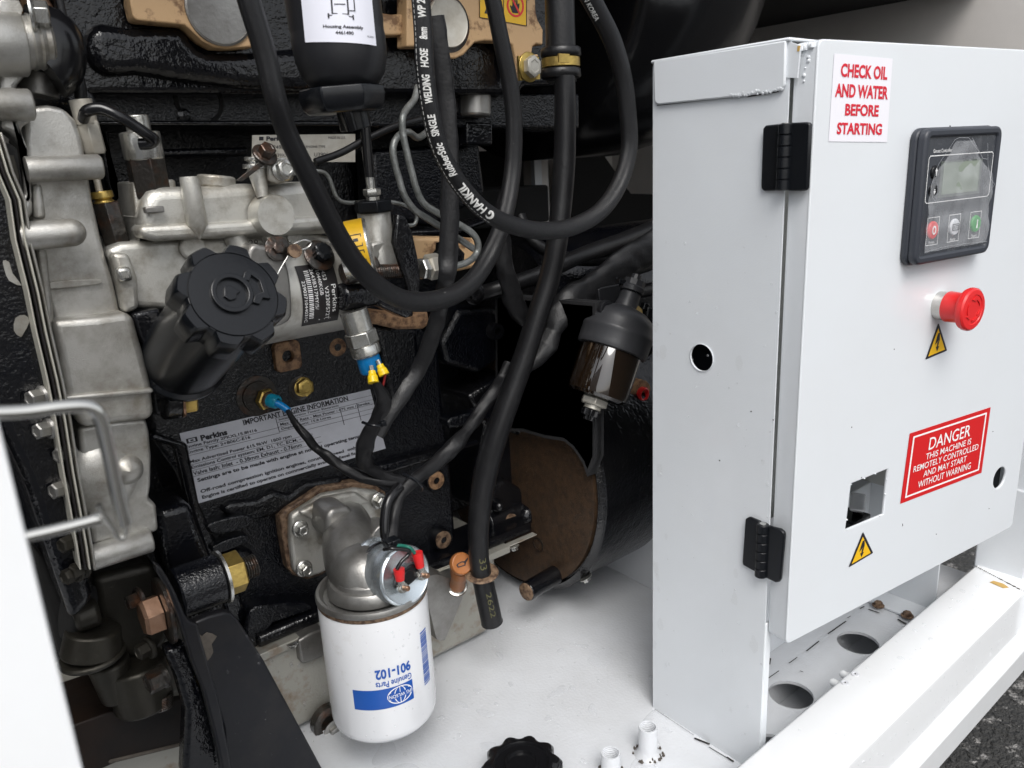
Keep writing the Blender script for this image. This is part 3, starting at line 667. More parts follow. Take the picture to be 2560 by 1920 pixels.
# ---- bosses with bare rusty faces
for f, x, y, r, h, m, Y in ((8, 912, 328, 52, .013, 'rust', .768), (8, 1288, 228, 56, .016, 'rust', .776), (5, 600, 1435, 60, .008, 'tan_dirty', .768), (4, 2140, 577, 62, .012, 'tan_dirty', .78)):
    b = MB('block_smooth'); disc(b, f, x+6, y+6, Y, r*1.22, h-.0015, n=32); b.m(m); disc(b, f, x, y, Y, r, h, .38); b.build('threaded_boss', bf)
b = MB('tan_dirty'); p = at(k(4, 1845, 642), .765); s_ = mpp(k(4, 1845, 642), .765)*.389
ff = facefn(p, (1, 0, 0), (0, 0, 1)); b.curvemesh([rrect(-88*s_, -96*s_, 88*s_, 96*s_, 34*s_, 5), circ((0, 0), 38*s_, 24)], -.03, .004, ff, .0016); b.m('rusty_steel').lathe(p, (0, -1, 0), [(38*s_, -.02), (38*s_, -.019)], 20); b.build('square_boss', bf)
for f, x, y, r, h in ((5, 1240, 1275, 72, .020), (5, 1000, 1600, 40, .016), (8, 1400, 190, 62, .022), (8, 1250, 350, 45, .012), (5, 1185, 980, 34, .02)):
    b = MB('block_smooth'); p = at(k(f, x, y), .772); s_ = mpp(k(f, x, y), .772)*_F[f][2]*r
    b.lathe(p, (-.1, -1, .1), [(s_*1.15, -.004), (s_*1.05, h*.4), (s_*.85, h*.8), (s_*.5, h), (0, h*1.03)], 28); b.build('cast_boss', eng, sharp=70)
b = MB('block_smooth'); disc(b, 5, 985, 480, .775, 52, .010, .5); p = at(k(5, 985, 480), .775); b.build('cast_boss', eng)
b = MB('block_smooth'); p = at(k(5, 860, 240), .775); b.bolt(p, .009, .010, (-.2, -1, .1)); b.build('plug_bolt', eng)
b = MB('block_smooth'); b.cyl(at(k(8, 1180, 250), .775), at(k(8, 1530, 130), .775), .0155, n=24); b.build('cast_boss', eng, .003)
# brass plug and temperature sender
p = at(k(4, 1930, 850), .768); s_ = mpp(k(4, 1930, 850), .768)*.389
b = MB('rusty_steel'); b.lathe(p, (0, -1, 0), [(82*s_, -.002), (80*s_, .0005), (60*s_, .001), (60*s_, .002)], 28); b.bolt(p+V((.003, 0, .001)), 58*s_, .009, (.05, -1, .05), wr=1.1, wm='brass', hm='brass'); b.build('brass_plug', bf)
p = at(k(4, 1650, 900), .768); b = MB('rusty_steel'); b.lathe(p, (0, -1, 0), [(130*s_, -.002), (128*s_, .001), (95*s_, .0015), (93*s_, .004)], 32)
p2 = p + V((.006, -.003, -.0035)); b.m('brass').lathe(p2, (.35, -1, -.1), [(68*s_, 0), (68*s_, .005), (60*s_, .0062), (46*s_, .0065)], 6); b.m('copper').lathe(p2, (.35, -1, -.1), [(52*s_, .006), (50*s_, .009)], 24); b.build('sender_base', eng)
b = MB('cyan_plastic'); b.lathe(p2+V((.003, -.007, -.001)), (.5, -1, -.15), [(44*s_, 0), (44*s_, .009), (36*s_, .011), (25*s_, .011), (24*s_, .006), (0, .006)], 24); b.m('zinc').lathe(p2+V((.007, -.014, -.002)), (.5, -1, -.15), [(12*s_, 0), (11*s_, .008)], 12); b.build('temperature_sender', eng)
# ---- big information label
Q = [at(q, .7676) for q in ((497, 1258), (964, 1121), (925, 973), (448, 1083))]
fn = quadfn(Q, .0004); b = MB('label'); b.add([(0, 0, 0), (1, 0, 0), (1, 1, 0), (0, 1, 0)], [(0, 1, 2, 3)], fn)
b.m('black_ink')
T = lambda s_, u0, v0, u1, v1, bold=.02: b.text(s_, (u0, v0, u1, v1), fn, bold=bold, w=.0003)
T('IMPORTANT ENGINE INFORMATION', .295, .905, .86, .985, .03)
T('Perkins', .085, .83, .21, .91, .05)
T('Engine Family 2PKXL15.8H16', .01, .765, .35, .82); T('Engine Type: 2+806C-E16', .01, .69, .31, .745)
T('Initial Injection Timing: Electronic', .47, .845, .80, .885); T('Max Fuel Rate - Max Power : 475 mm / Stroke', .47, .775, .975, .815); T('Displacement: 15.8 Litres', .47, .70, .74, .745)
T('Max Advertised Power 615.9kW  1800 rpm', .01, .555, .51, .615); T('Emissions Control system: EM, D1, TC, ECM, - CAC', .01, .475, .62, .535); T('Valve lash: Inlet  - 0.38mm Exhaust - 0.76mm', .01, .395, .55, .455)
T('Settings are to be made with engine at normal operating temperature', .02, .275, .975, .345, .03); T('Off-road compression ignition engines, constant speed  only', .02, .115, .84, .18, .03); T('Engine is certified to operate on commercially available diesel fuel', .02, .03, .84, .095, .03)
b.box((.02, .84, .0001), (.07, .905, .0003), fn); b.m('label').box((.03, .852, .0003), (.06, .893, .0004), fn); b.m('black_ink').box((.038, .862, .0004), (.052, .883, .0005), fn)
for u0, v0, u1, v1 in ((0, .755, .46, .759), (0, .675, .46, .679), (.46, .90, 1, .904), (.46, .83, 1, .834), (.46, .76, 1, .764), (.46, .69, 1, .694), (0, .545, .62, .549), (0, .465, .66, .469), (0, .38, .66, .384), (.455, .69, .458, .90), (.80, .55, .803, .83), (.90, .55, .903, .83), (.60, .62, 1, .624)):
    b.box((u0, v0, .0001), (u1, v1, .0003), fn)
b.build('information_label', bf)
# ---- sump
zt = .1185
b = MB('pan')
xl, xr = -.05, .553
sec = [(xl, .733, zt), (xr-.012, .733, zt)]
b.prism([V((xl, .733, .112)), V((xl, .733, .006)), V((xr-.030, .733, .006)), V((xr-.012, .733, .022)), V((xr-.008, .733, .112))], (0, .25, 0))
opn = b.build('oil_pan', eng, .007, 4)
b = MB('pan'); b.box((xl, .728, .109), (xr+.012, .99, zt-.0003)); b.box((xr+.0122, .7285, .1165), (.612, .738, .1182)); b.build('pan_flange', eng, .001)
b = MB('gasket_line'); b.prism([at(q, .7268) for q in K(8, (860, 545), (985, 495), (985, 502), (860, 553))], (0, .004, 0)); b.build('pan_gasket', eng)
SL('pan_rib', 'dark_alu', 7, [(1915, 830), (2000, 780), (2090, 750), (2090, 930), (1960, 980), (1935, 970)], .724, .02, .005, 4)
b = MB('pan'); b.m('dark_alu').slab(K(8, (835, 600), (905, 545), (985, 570), (1075, 600), (965, 890), (940, 925), (915, 920), (895, 890)), .702, .034, 3); b.build('dipstick_boss', eng, .010, 5)
b = MB('rusty_steel'); p = at(k(7, 2110, 1340), .722); b.lathe(p, (0, -1, 0), [(.020, -.004), (.020, .006), (.017, .008), (.012, .008), (.012, .004)], 28); b.m('dark_alu').bolt(at(k(7, 2150, 1400), .712), .008, .008, wm='dark_alu'); b.build('drain_plug', eng)
for x, y in ((1880, 838),): b = MB('zinc'); b.bolt(at(k(7, x, y), .727), .0045, .006, (0, 0, -1), wr=1.5); b.build('pan_bolt', opn)
p = at(k(8, 1345, 362), .727); b = MB('zinc'); b.bolt(V((p.x, .727, .1165)), .005, .006, (0, -.3, -1), wr=1.5); b.build('pan_bolt', opn)
# ---- flywheel housing and alternator
hc = V((.60, .80, .195)); RH = .182
b = MB('block_smooth')
b.lathe(hc, (1, 0, 0), [(RH-.008, .030), (RH, .034), (RH, .040), (RH-.002, .30), (RH-.02, .32), (RH-.02, .62)], 72); ah = b.build('alternator_housing', eng, sharp=30)
b = MB('block_smooth'); b.lathe(hc+V((.03, 0, 0)), (1, 0, 0), [(RH-.006, -.006), (RH-.002, 0), (RH+.002, .002), (RH+.002, .010)], 72, cap0=False); b.build('housing_rim', ah)
b = MB('brown_plate'); b.lathe(hc+V((.022, 0, 0)), (1, 0, 0), [(RH-.010, 0), (RH-.010, .01)], 72); b.build('adapter_plate', eng)
b = MB('rusty_steel'); p = at(k(8, 1487, 372), .622, 0); b.lathe(p, (-1, 0, 0), [(.011, -.002), (.011, .0005), (.0085, .0008), (.0085, -.0015)], 24); b.build('plate_hole', eng)
b = MB('rust'); p = at(k(8, 1405, 645), .60, 0); b.lathe(at(k(8, 1412, 648), .70), (-1, -.1, 0), [(.0118, -.004), (.0118, -.001), (.0100, 0)], 20); b.m('block_smooth').lathe(at(k(8, 1412, 648), .70), (-1, -.1, 0), [(.013, -.10), (.0128, -.004), (.012, -.003)], 20); b.build('drain_stub', ah); b = MB('zinc'); b.bolt(at(k(8, 1760, 560), .66), .006, .006, (.3, -.5, -1)); b.build('housing_bolt', eng)
b = MB('tan_dirty'); p = at(k(5, 1935, 885), .655); b.lathe(p, (-.05, -1, 0), [(.019, -.03), (.018, 0), (.016, .001)], 24); b.build('plug_boss', eng)
b = MB('red'); b.lathe(p, (-.05, -1, 0), [(.0095, 0), (.0095, .006), (.0075, .0072), (.0055, .006), (.0055, .001)], 28, cap1=False); b.m('rust').lathe(p, (0, -1, 0), [(.0056, 0), (.0056, .0012)], 16); b.build('red_plug', eng)
# ---- engine mount: cylinder arm, bolts, blade and plate
SL('mount_arm', 'block_smooth', 7, [(1000, 0), (1230, -60), (1290, 120), (1360, 300), (1430, 430), (1460, 640), (1220, 720), (1130, 520), (1060, 330)], .70, .05, .008, 4)
ax0 = at(k(7, 1130, 525), .665); ax1 = V((at(k(7, 1425, 455), .665).x, .665, ax0.z))
b = MB('block'); b.cyl(ax0, ax1, .0225, n=40); b.build('mount_boss', eng, .002)
b = MB('zinc'); b.lathe(ax1, (1, 0, 0), [(.0245, .0003), (.0245, .0028)], 36); b.build('washer', eng)
b = MB('brass'); b.lathe(ax1+V((.003, 0, 0)), (1, 0, 0), [(.0175, 0), (.0195, .001), (.0195, .0150), (.0175, .0165)], 6, a0=.25); b.m('rusty_steel')
for i in range(6): b.lathe(ax1+V((.0195+i*.0022, 0, 0)), (1, 0, 0), [(.0098, 0), (.0108, .0008), (.0108, .0014), (.0098, .0022)], 20)
b.build('gold_nut', eng, .0006)
bx = at(k(7, 1040, 640), .67)
b = MB('rusty_steel'); b.lathe(bx, (-1, 0, 0), [(.030, -.004), (.030, -.0005), (.026, .0005)], 32); b.m('copper').lathe(bx, (-1, 0, 0), [(.0175, .001), (.0175, .014), (.0150, .017)], 6, a0=.4); b.build('copper_bolt', eng, .0006)
b = MB('rusty_steel'); b.bolt(at(k(7, 905, 550), .68), .0065, .012, (-1, -.2, 0)); b.build('small_bolt', eng)
b = MB('shaded_alu'); b.bolt(at(k(7, 965, 865), .68), .007, .012, (-1, -.3, 0)); b.build('small_bolt', eng)
b = MB('brass'); b.bolt(at(k(7, 1350, 1080), .655), .0075, .007, (1, -.4, 0), wr=1.05); b.build('small_bolt', eng)
b = MB('copper'); b.bolt(at(k(7, 1060, 1050), .67), .010, .016, (-1, -.2, 0), wr=1.1, wm='rusty_steel', hm='rusty_steel'); b.build('small_bolt', eng)
br = thing('mount_bracket', 'black steel engine mounting bracket with sharp blade edge, left of the oil filter', 'bracket', (.25, .65, 0))
b = MB('steel_black'); b.slab(K(7, (1250, 712), (1340, 672), (1440, 645), (1490, 652), (1530, 690), (1700, 960), (1900, 1330), (2110, 1720), (1460, 1720), (1440, 1400), (1370, 1150), (1290, 940)), .640, .010); b.build('gusset_plate', br, .0022, 3)
b = MB('steel_black'); b.slab(K(7, (1000, 340), (1040, 360), (1090, 440), (1140, 540), (1190, 660), (1215, 700), (1270, 720), (1290, 800), (1320, 900), (1350, 1010), (1385, 1130), (1420, 1250), (1445, 1400), (1470, 1520), (1500, 1720), (1440, 1720), (1400, 1500), (1355, 1320), (1310, 1150), (1240, 980), (1200, 850), (1150, 680), (1080, 500), (1010, 390)), .628, .012); b.build('blade_edge', br, .002, 3)
b = MB('block_smooth'); b.slab(K(7, (1060, 900), (1200, 850), (1320, 1150), (1400, 1500), (1430, 1720), (1180, 1720), (1190, 1500), (1200, 1280), (1140, 1080)), .655, .02); b.build('inner_web', br, .005, 3)
b = MB('dirt'); b.slab(K(7, (1262, 770), (1300, 800), (1330, 775), (1395, 800), (1360, 850), (1372, 900), (1330, 960), (1310, 900), (1280, 850)), .6392, .001, 2); b.build('chipped_paint', br)
fr = thing('cross_beam', 'dark rusty steel cross beam under the engine at bottom left', 'beam', (.12, .75, 0))
b = MB('dark_frame'); b.slab(K(7, (400, 1400), (700, 1290), (1190, 1200), (1200, 1480), (800, 1590), (500, 1720), (400, 1720)), .72, .08); b.m('dirt').slab(K(7, (700, 1600), (1220, 1475), (1225, 1495), (700, 1625)), .7185, .003)
b.m('dark_frame').slab(K(7, (400, 1600), (1200, 1490), (1240, 1720), (400, 1720)), .735, .08)
b.build('beam', fr, .004)
# ================================================================== TIMING COVER (left)
tc = MB('cast_alu')
tc.slab([(60, 268), (120, 262), (160, 270), (190, 300), (208, 352), (220, 420), (232, 500), (250, 580), (264, 640), (282, 695), (300, 775), (306, 790), (240, 800), (140, 812), (115, 750), (90, 640), (66, 500)], .672, .11)
tcv = tc.build('timing_cover', eng, .009, 4)
tc = MB('cast_alu')
tc.slab([(128, 800), (240, 792), (310, 782), (334, 788), (346, 835), (358, 875), (372, 930), (380, 968), (388, 1042), (366, 1052), (300, 1058), (205, 1072), (165, 1000), (145, 880)], .655, .12)
tc.build('timing_cover_step', eng, .006, 4)
tc = MB('cast_alu')
tc.slab([(195, 1068), (300, 1050), (366, 1046), (374, 1080), (379, 1140), (378, 1215), (372, 1250), (392, 1262), (398, 1330), (300, 1350), (232, 1365), (224, 1300), (208, 1180)], .668, .11)
tc.build('timing_cover_foot', eng, .007, 4)
SL('cover_rib', 'cast_alu', 4, [(305, 175), (450, 155), (620, 150), (660, 162), (630, 182), (470, 200), (305, 212)], .668, .02, .004, 3, 2, par=tcv)
SL('cover_rib', 'cast_alu', 4, [(340, 430), (560, 395), (780, 352), (800, 372), (620, 410), (350, 452)], .664, .02, .004, 3, par=tcv)
SL('cover_rib', 'cast_alu', 4, [(230, -60), (300, -60), (340, 300), (350, 440), (310, 470), (280, 300)], .664, .03, .006, 3, par=tcv)
SL('cover_rib', 'cast_alu', 1, [(0, 560), (110, 560), (190, 640), (210, 780), (130, 820), (190, 980), (210, 1250), (200, 1400), (110, 1400), (100, 1270), (160, 1250), (140, 960), (80, 860), (0, 830)], .662, .03, .006, 3, par=tcv)
SL('cover_rib', 'cast_alu', 4, [(400, 905), (640, 880), (985, 850), (990, 880), (700, 912), (420, 935)], .651, .02, .004, 3, par=tcv)
SL('cover_rib', 'cast_alu', 1, [(100, 1300), (215, 1270), (215, 1370), (180, 1420), (200, 1660), (100, 1660)], .660, .03, .006, 3, par=tcv)
SL('cover_rib', 'cast_alu', 1, [(215, 1180), (270, 1180), (300, 1410), (220, 1410)], .662, .02, .004, 3, par=tcv)
def hcyl(name, m, y0, x0, x1, r, Y, end='flat', par=None, n=36):
    s_ = mpp(((x0+x1)/2, y0), Y); a = at((x0, y0), Y); c = at((x1, y0), Y); c = V((c.x, Y, a.z)); r *= s_; L = (c-a).length
    pr = [(r, 0), (r, L-.0015), (r-.0015, L)] if end == 'flat' else [(r, 0), (r, L-r)] + [(r*math.cos(t*math.pi/16), L-r+r*math.sin(t*math.pi/16)) for t in range(1, 8)] + [(0, L)]
    b = MB(m); b.lathe(a, c-a, pr, n); return b.build(name, par or tcv, sharp=50)
hcyl('cover_boss', 'cast_alu', 262, -70, 82, 39, .655)
hcyl('cover_boss', 'cast_alu', 424, 66, 256, 31, .655)
hcyl('cover_boss', 'cast_alu', 592, 48, 218, 35, .652, 'round')
hcyl('cover_boss', 'cast_alu', 1396, 225, 388, 32, .665)
b = MB('cast_alu'); p = at(k(4, 815, 1372), .668); b.lathe(p, (0, -1, .1), [(.014, -.005), (.012, .004), (.007, .009), (0, .0105)], 28); b.lathe(at(k(4, 660, 1440), .668), (0, -1, 0), [(.03, -.004), (.024, .003), (.012, .006), (0, .007)], 28); b.build('cover_boss', eng, sharp=80)
# flange with gasket
for off, m in ((0, 'cast_alu'), (14, 'gasket_line'), (24, 'name_plate_black'), (38, 'gasket_line')):
    P = [(46, 500), (60, 600), (92, 730), (112, 830), (140, 950), (160, 1050), (180, 1180), (200, 1290), (214, 1370), (222, 1425)]
    P = [(-14, 330), (16, 430)] + P
    wd = 9 if m == 'gasket_line' else 14
    b = MB(m); b.slab([(x+20-off, y) for x, y in P] + [(x+20-off-wd*.55, y) for x, y in P[::-1]], .64 if m == 'gasket_line' else .643, .03)
    b.build('cover_flange', eng, .0008)
SL('gear_case', 'block_smooth', 0, [(-80, 300), (-14, 330), (46, 500), (100, 760), (140, 950), (190, 1200), (226, 1460), (240, 1500), (180, 1560), (60, 1200), (-80, 900)], .66, .12, .008, 4)
b = MB('cast_alu'); b.slab(K(4, (20, 30), (60, 40), (80, 110), (140, 190), (60, 160), (30, 90)), .6588, .002, 2); b.build('bare_patch', eng); b = MB('cast_alu'); b.slab(K(4, (90, 480), (100, 400), (160, 380), (190, 420), (150, 500), (130, 520)), .6588, .002, 2); b.build('bare_patch', eng)
for x, y in ((104, 990), (122, 1070), (160, 1218), (181, 1352), (188, 1430), (205, 1420), (172, 1130)):
    b = MB('dark_alu' if y < 1300 else 'shaded_alu'); b.bolt(at((x+6, y), .655), .0062, .012, (-1, -.5, .1), wr=1.3); b.build('flange_bolt', tcv)
SL('gear_case_window', 'foam', 1, [(0, 920), (60, 920), (110, 960), (150, 1250), (130, 1260), (60, 1240), (20, 1100)], .6605, .002, 0)
SL('gear_case_window', 'shaded_alu', 1, [(20, 990), (90, 1000), (125, 1130), (120, 1190), (60, 1190)], .6598, .001, .0004)
# thermostat end, top left
hcyl('coolant_neck', 'cast_alu', 105, -80, 58, 78, .67)
s_ = mpp((60, 105), .67)
b = MB('yellow_sticker'); b.m('cast_alu')
a = at((56, 105), .67); b.lathe(a, (1, 0, 0), [(66*s_, 0), (64*s_, .004), (68*s_, .005), (62*s_, .0085), (66*s_, .010), (60*s_, .013), (62*s_, .016), (56*s_, .018)], 40); b.build('neck_thread', eng)
b = MB('rubber_gloss'); b.tube([at(q, .68) for q in ((90, 95), (118, 95), (132, 120), (128, 160), (110, 175))], .022, 20, 6); b.m('canister'); b.build('coolant_elbow', eng)
b = MB('cast_alu'); b.slab(K(1, (0, 0), (120, 0), (150, 60), (120, 140), (60, 110), (0, 110)), .66, .03); b.m('zinc').bolt(at(k(1, 190, 90), .655), .009, .012, (1, -.2, 0), wr=1.4); b.build('thermostat_cover', eng, .004)
SL('thermostat_body', 'cast_alu', 1, [(0, 440), (120, 440), (170, 480), (100, 560), (110, 620), (0, 620)], .672, .03, .006, 3)
SL('tan_casting', 'tan_dirty', 1, [(150, -40), (300, -40), (345, 40), (365, 240), (330, 260), (240, 180), (200, 60)], .74, .06, .006, 3)
b = MB('dark_alu'); b.cyl(at(k(1, 245, 470), .70), at(k(1, 245, 620), .70), .014); b.build('stud', eng, .001)
SL('side_casting', 'block_smooth', 1, [(130, 460), (480, 440), (640, 640), (640, 760), (500, 760), (430, 680), (200, 690)], .735, .03, .006, 3)
# lower casting behind the bolts (shade put into its colour)
SL('pump_casting', 'shaded_alu', 7, [(590, 420), (820, 370), (1000, 330), (1080, 560), (1100, 800), (1000, 960), (860, 950), (730, 910), (660, 800), (610, 560)], .72, .06, .008, 4)
b = MB('shaded_alu'); b.cyl(at(k(7, 600, 745), .70), at(k(7, 590, 905), .70), .022, .025, 32); b.lathe(at(k(7, 590, 905), .70), (0, 0, -1), [(.027, 0), (.027, .004), (.024, .006)], 32); b.build('pump_cap', eng, .003)
b = MB('shaded_alu'); b.cyl(at(k(7, 690, 950), .715), at(k(7, 760, 1200), .715), .018, .013, 28); b.cyl(at(k(7, 860, 960), .715), at(k(7, 930, 1230), .715), .026, .026, 28); b.m('zinc').cyl(at(k(7, 760, 1190), .715), at(k(7, 768, 1225), .715), .008); b.build('pump_column', eng, .003)
SL('pump_casting', 'shaded_alu', 7, [(620, 960), (860, 950), (1000, 980), (1040, 1200), (900, 1220), (800, 1180), (720, 1150)], .725, .03, .006, 3)
b = MB('rusty_steel'); 
for i in range(7): b.lathe(at(k(7, 1045, 1175+i*11), .70), (0, -.1, -1), [(.0085, 0), (.0095, .0012), (.0085, .0026)], 16)
b.build('threaded_stud', eng)
SL('front_bracket', 'foam', 7, [(200, 200), (280, 300), (400, 560), (560, 800), (600, 960), (400, 980), (330, 700), (230, 400)], .74, .03, .004)
b = MB('foam'); b.cyl(at(k(7, 420, 640), .72), at(k(7, 580, 640), .72), .024); b.m('shaded_alu').lathe(at(k(7, 470, 690), .70), (-1, 0, 0), [(.013, -.02), (.013, 0)], 20); b.build('shaft_seal', eng, .004)
# ================================================================== CYLINDER HEAD AND MANIFOLD
hd = thing('cylinder_head', 'black cylinder head with tan unpainted machined faces and round core plugs at top', 'cylinder head', (.4, .8, .5))
def SH(name, m, f, pts, Y, t, bevel=.002, seg=3, rnd=0): return SL(name, m, f, pts, Y, t, bevel, seg, rnd, hd)
SH('head_casting', 'block_smooth', 0, [(130, -60), (1420, -60), (1425, 210), (1310, 215), (1300, 235), (235, 235), (185, 250), (150, 150)], .735, .12, .006, 4)
SH('head_bulge', 'block_smooth', 1, [(560, 150), (830, 170), (1160, 170), (1240, 260), (1330, 330), (1600, 330), (2300, 300), (2300, 560), (1500, 560), (900, 470), (620, 470)], .722, .05, .014, 6, 2)
SH('head_deck', 'block', 0, [(228, 232), (1450, 232), (1450, 322), (228, 316)], .770, .07, .004)
b = MB('foam'); p = at(k(1, 1280, 645), .770); b.lathe(p, (0, -1, 0), [(.0225, -.002), (.0225, .0006), (.019, .001), (.019, -.002)], 28); b.build('deck_hole', hd)
b = MB('block_smooth')
for x in (1180,): b.lathe(at(k(1, x, 742), .77), (0, -1, 0), [(.006, -.002), (.006, .002), (.004, .003)], 16)
b.build('deck_rivet', hd)
SH('deck_lip', 'block_smooth', 1, [(600, 775), (2300, 775), (2300, 812), (600, 806)], .762, .02, .002)
SH('deck_lip', 'block', 1, [(1000, 960), (1600, 945), (1600, 1000), (1000, 1010)], .80, .06, .003)
SH('side_wall', 'block', 1, [(620, 810), (700, 815), (740, 1200), (860, 1420), (820, 1560), (760, 1300), (680, 1200)], .80, .05, .004)
SH('side_wall', 'block', 2, [(200, 960), (900, 920), (940, 1250), (600, 1460), (220, 1400)], .81, .04, .006)
SH('deck_block', 'block_smooth', 2, [(815, 780), (985, 790), (985, 935), (815, 930)], .768, .04, .003)
SH('deck_block', 'block_smooth', 2, [(560, 560), (930, 560), (930, 760), (560, 780)], .765, .05, .008, 4)
b = MB('dark_alu'); b.cyl(at(k(2, 870, 600), .76), at(k(2, 870, 750), .76), .018); b.m('block_smooth'); b.build('deck_post', hd, .003)
b = MB('block_smooth'); b.slab(K(2, (460, 1480), (760, 1470), (960, 1400), (960, 1430), (760, 1510), (460, 1520)), .79, .04); b.build('deck_lip', hd, .003)
# tan faces
SH('machined_face', 'tan', 1, [(835, -60), (835, 10), (858, 110), (880, 130), (1060, 148), (1190, 160), (1240, 205), (1300, 262), (1380, 305), (1470, 312), (1640, 300), (1640, -60)], .712, .02, .002)
b = MB('dark_alu'); p = at((548, 25), .711); s_ = mpp((548, 25), .711); b.lathe(p, (0, -1, 0), [(84*s_, -.002), (84*s_, .001), (79*s_, .002), (77*s_, .0005), (0, .0003)], 64); b.build('core_plug', hd)
SH('machined_face', 'tan', 2, [(190, 40), (255, 80), (330, 92), (600, 80), (600, 220), (440, 225), (240, 228), (190, 220)], .716, .02, .002)
mf = SH('machined_face', 'tan', 2, [(430, -60), (1255, -60), (1262, 80), (1275, 130), (1308, 190), (1306, 290), (1262, 282), (1240, 300), (1235, 345), (1285, 350), (1150, 525), (1140, 500), (1128, 350), (1112, 290), (1060, 265), (930, 262), (870, 272), (840, 305), (800, 350), (750, 375), (700, 378), (640, 350), (600, 300), (430, 300)], .706, .02, .002)
b = MB('pan'); p = at(k(2, 690, 150), .706); s_ = mpp(k(2, 690, 150), .706)*.389
b.m('rusty_steel').lathe(p, (0, -1, 0), [(178*s_, -.003), (176*s_, .0002)], 56); b.m('plate_metal').lathe(p+V((-.002, 0, .0)), (0, -1, 0), [(152*s_, 0), (152*s_, .005), (146*s_, .0062), (138*s_, .0055), (0, .005)], 64); b.build('core_plug', hd)
# yellow warning sticker with the hand
Q = [at(k(2, *q), .7055) for q in ((895, 112), (1200, 168), (1200, -60), (895, -60))]
fn = quadfn(Q, .0002); b = MB('yellow_sticker'); b.add([(0, 0, 0), (1, 0, 0), (1, 1, 0), (0, 1, 0)], [(0, 1, 2, 3)], fn); b.m('black_ink')
for a, c in (((0, 0), (1, .015)), ((.985, 0), (1, 1)), ((.49, 0), (.505, 1)), ((0, 0), (.012, 1))): b.box((*a, .0001), (*c, .0003), fn)
b.add([(.10, .18, .0002), (.42, .18, .0002), (.42, .23, .0002), (.16, .23, .0002), (.27, .8, .0002), (.23, .8, .0002)], [(0, 1, 2, 3, 4, 5)], fn)
b.m('red').curvemesh([circ((.75, .55), .185, 32, .345), circ((.75, .55), .15, 32, .28)], .0002, .0004, fn)
b.m('black_ink')
b.curvemesh([[(.69, .33), (.80, .33), (.83, .5), (.84, .62), (.81, .62), (.80, .55), (.79, .72), (.77, .74), (.765, .58), (.755, .58), (.75, .78), (.73, .78), (.725, .58), (.715, .58), (.71, .73), (.69, .73), (.685, .56), (.67, .5), (.65, .56), (.635, .53), (.66, .42)]], .0002, .0005, fn)
b.m('red').curvemesh([[(.64, .80), (.665, .84), (.86, .32), (.835, .28)]], .0005, .0007, fn); b.build('warning_sticker', mf)
b = MB('brass'); b.slab(K(2, (1150, 358), (1280, 365), (1288, 510), (1160, 518)), .699, .004); b.bolt(at(k(2, 1212, 432), .699), .0118, .010, (.1, -1, .0), wr=1.35, hm='plate_metal', wm='brass'); b.build('lug_bolt', mf, .0008)
# engine type plate
Q = [at(q, .7665) for q in ((628, 405), (887, 405), (887, 335), (630, 338))]
fn = quadfn(Q, 0); b = MB('plate_metal'); b.box((0, 0, 0), (1, 1, .001), fn); b.m('black_ink')
fp = lambda v: fn((v[0], v[1], v[2]+.0012))
b.text('Perkins', (.125, .78, .33, .95), fp, bold=.04); b.text('MADE IN U.K.', (.72, .83, .90, .92), fp); b.text('2498', (.19, .48, .29, .62), fp); b.text('ENGINE TYPE', (.50, .52, .69, .60), fp); b.text('DJ39XXX', (.19, .16, .36, .31), fp); b.text('U3906', (.58, .20, .72, .34), fp)
b.box((.06, .80, 0), (.10, .94, .0002), fp); b.build('type_plate', hd, .0002)
def pxr(f, x, y, Y, r): return mpp(k(f, x, y), Y)*_F[f][2]*r
def tubep(name, m, f, pts, Y, r, par=None, n=16, sub=8, **kw):
    # pts: (x, y[, depth]) ; r in photo pixels (full-size)
    P = []; RR = []
    for q in pts:
        Yq = q[2] if len(q) > 2 else Y; kp = k(f, q[0], q[1]); P.append(at(kp, Yq)); rr = r if not isinstance(r, (list, tuple)) else r[len(RR)]
        RR.append(mpp(kp, Yq)*rr)
    b = MB(m); b.tube(P, RR, n, sub, **kw); return (b.build(name, par, sharp=60), b)
# ================================================================== INJECTION PUMP
pu = thing('injection_pump', 'grey cast aluminium fuel injection pump bolted above the label, behind the hoses', 'fuel pump', (.3, .70, .5))
def SP(name, m, f, pts, Y, t, bevel=.003, seg=4, rnd=0): return SL(name, m, f, pts, Y, t, bevel, seg, rnd, pu)
SP('pump_body', 'pump_alu', 0, [(262, 625), (300, 606), (345, 603), (420, 598), (640, 588), (780, 575), (850, 600), (865, 700), (855, 800), (700, 835), (620, 800), (420, 775), (330, 770), (300, 700)], .672, .10, .006)
SP('pump_upper', 'pump_alu', 1, [(905, 1400), (925, 1290), (960, 1230), (1020, 1205), (1160, 1200), (1300, 1200), (1600, 1180), (1740, 1190), (2060, 1160), (2180, 1400), (2200, 1500), (1700, 1530), (1010, 1550), (900, 1480)], .660, .09, .012, 5)
SP('pump_flange', 'pump_alu', 1, [(895, 1450), (1400, 1430), (2160, 1380), (2200, 1480), (1640, 1510), (1010, 1555), (905, 1530)], .654, .03, .005)
SP('pump_side', 'pump_alu', 1, [(855, 1165), (1010, 1155), (1040, 1200), (940, 1260), (920, 1380), (900, 1560), (880, 1480)], .675, .05, .006)
b = MB('pump_alu'); a = at(k(1, 1215, 1135), .655); c = at(k(1, 1268, 1440), .655); r = pxr(1, 1240, 1300, .655, 60); b.lathe(a, c-a, [(r*.95, -.0), (r, .002), (r*1.1, (c-a).length), (0, (c-a).length+.013)], 32); b.build('pump_pillar', pu, sharp=50)
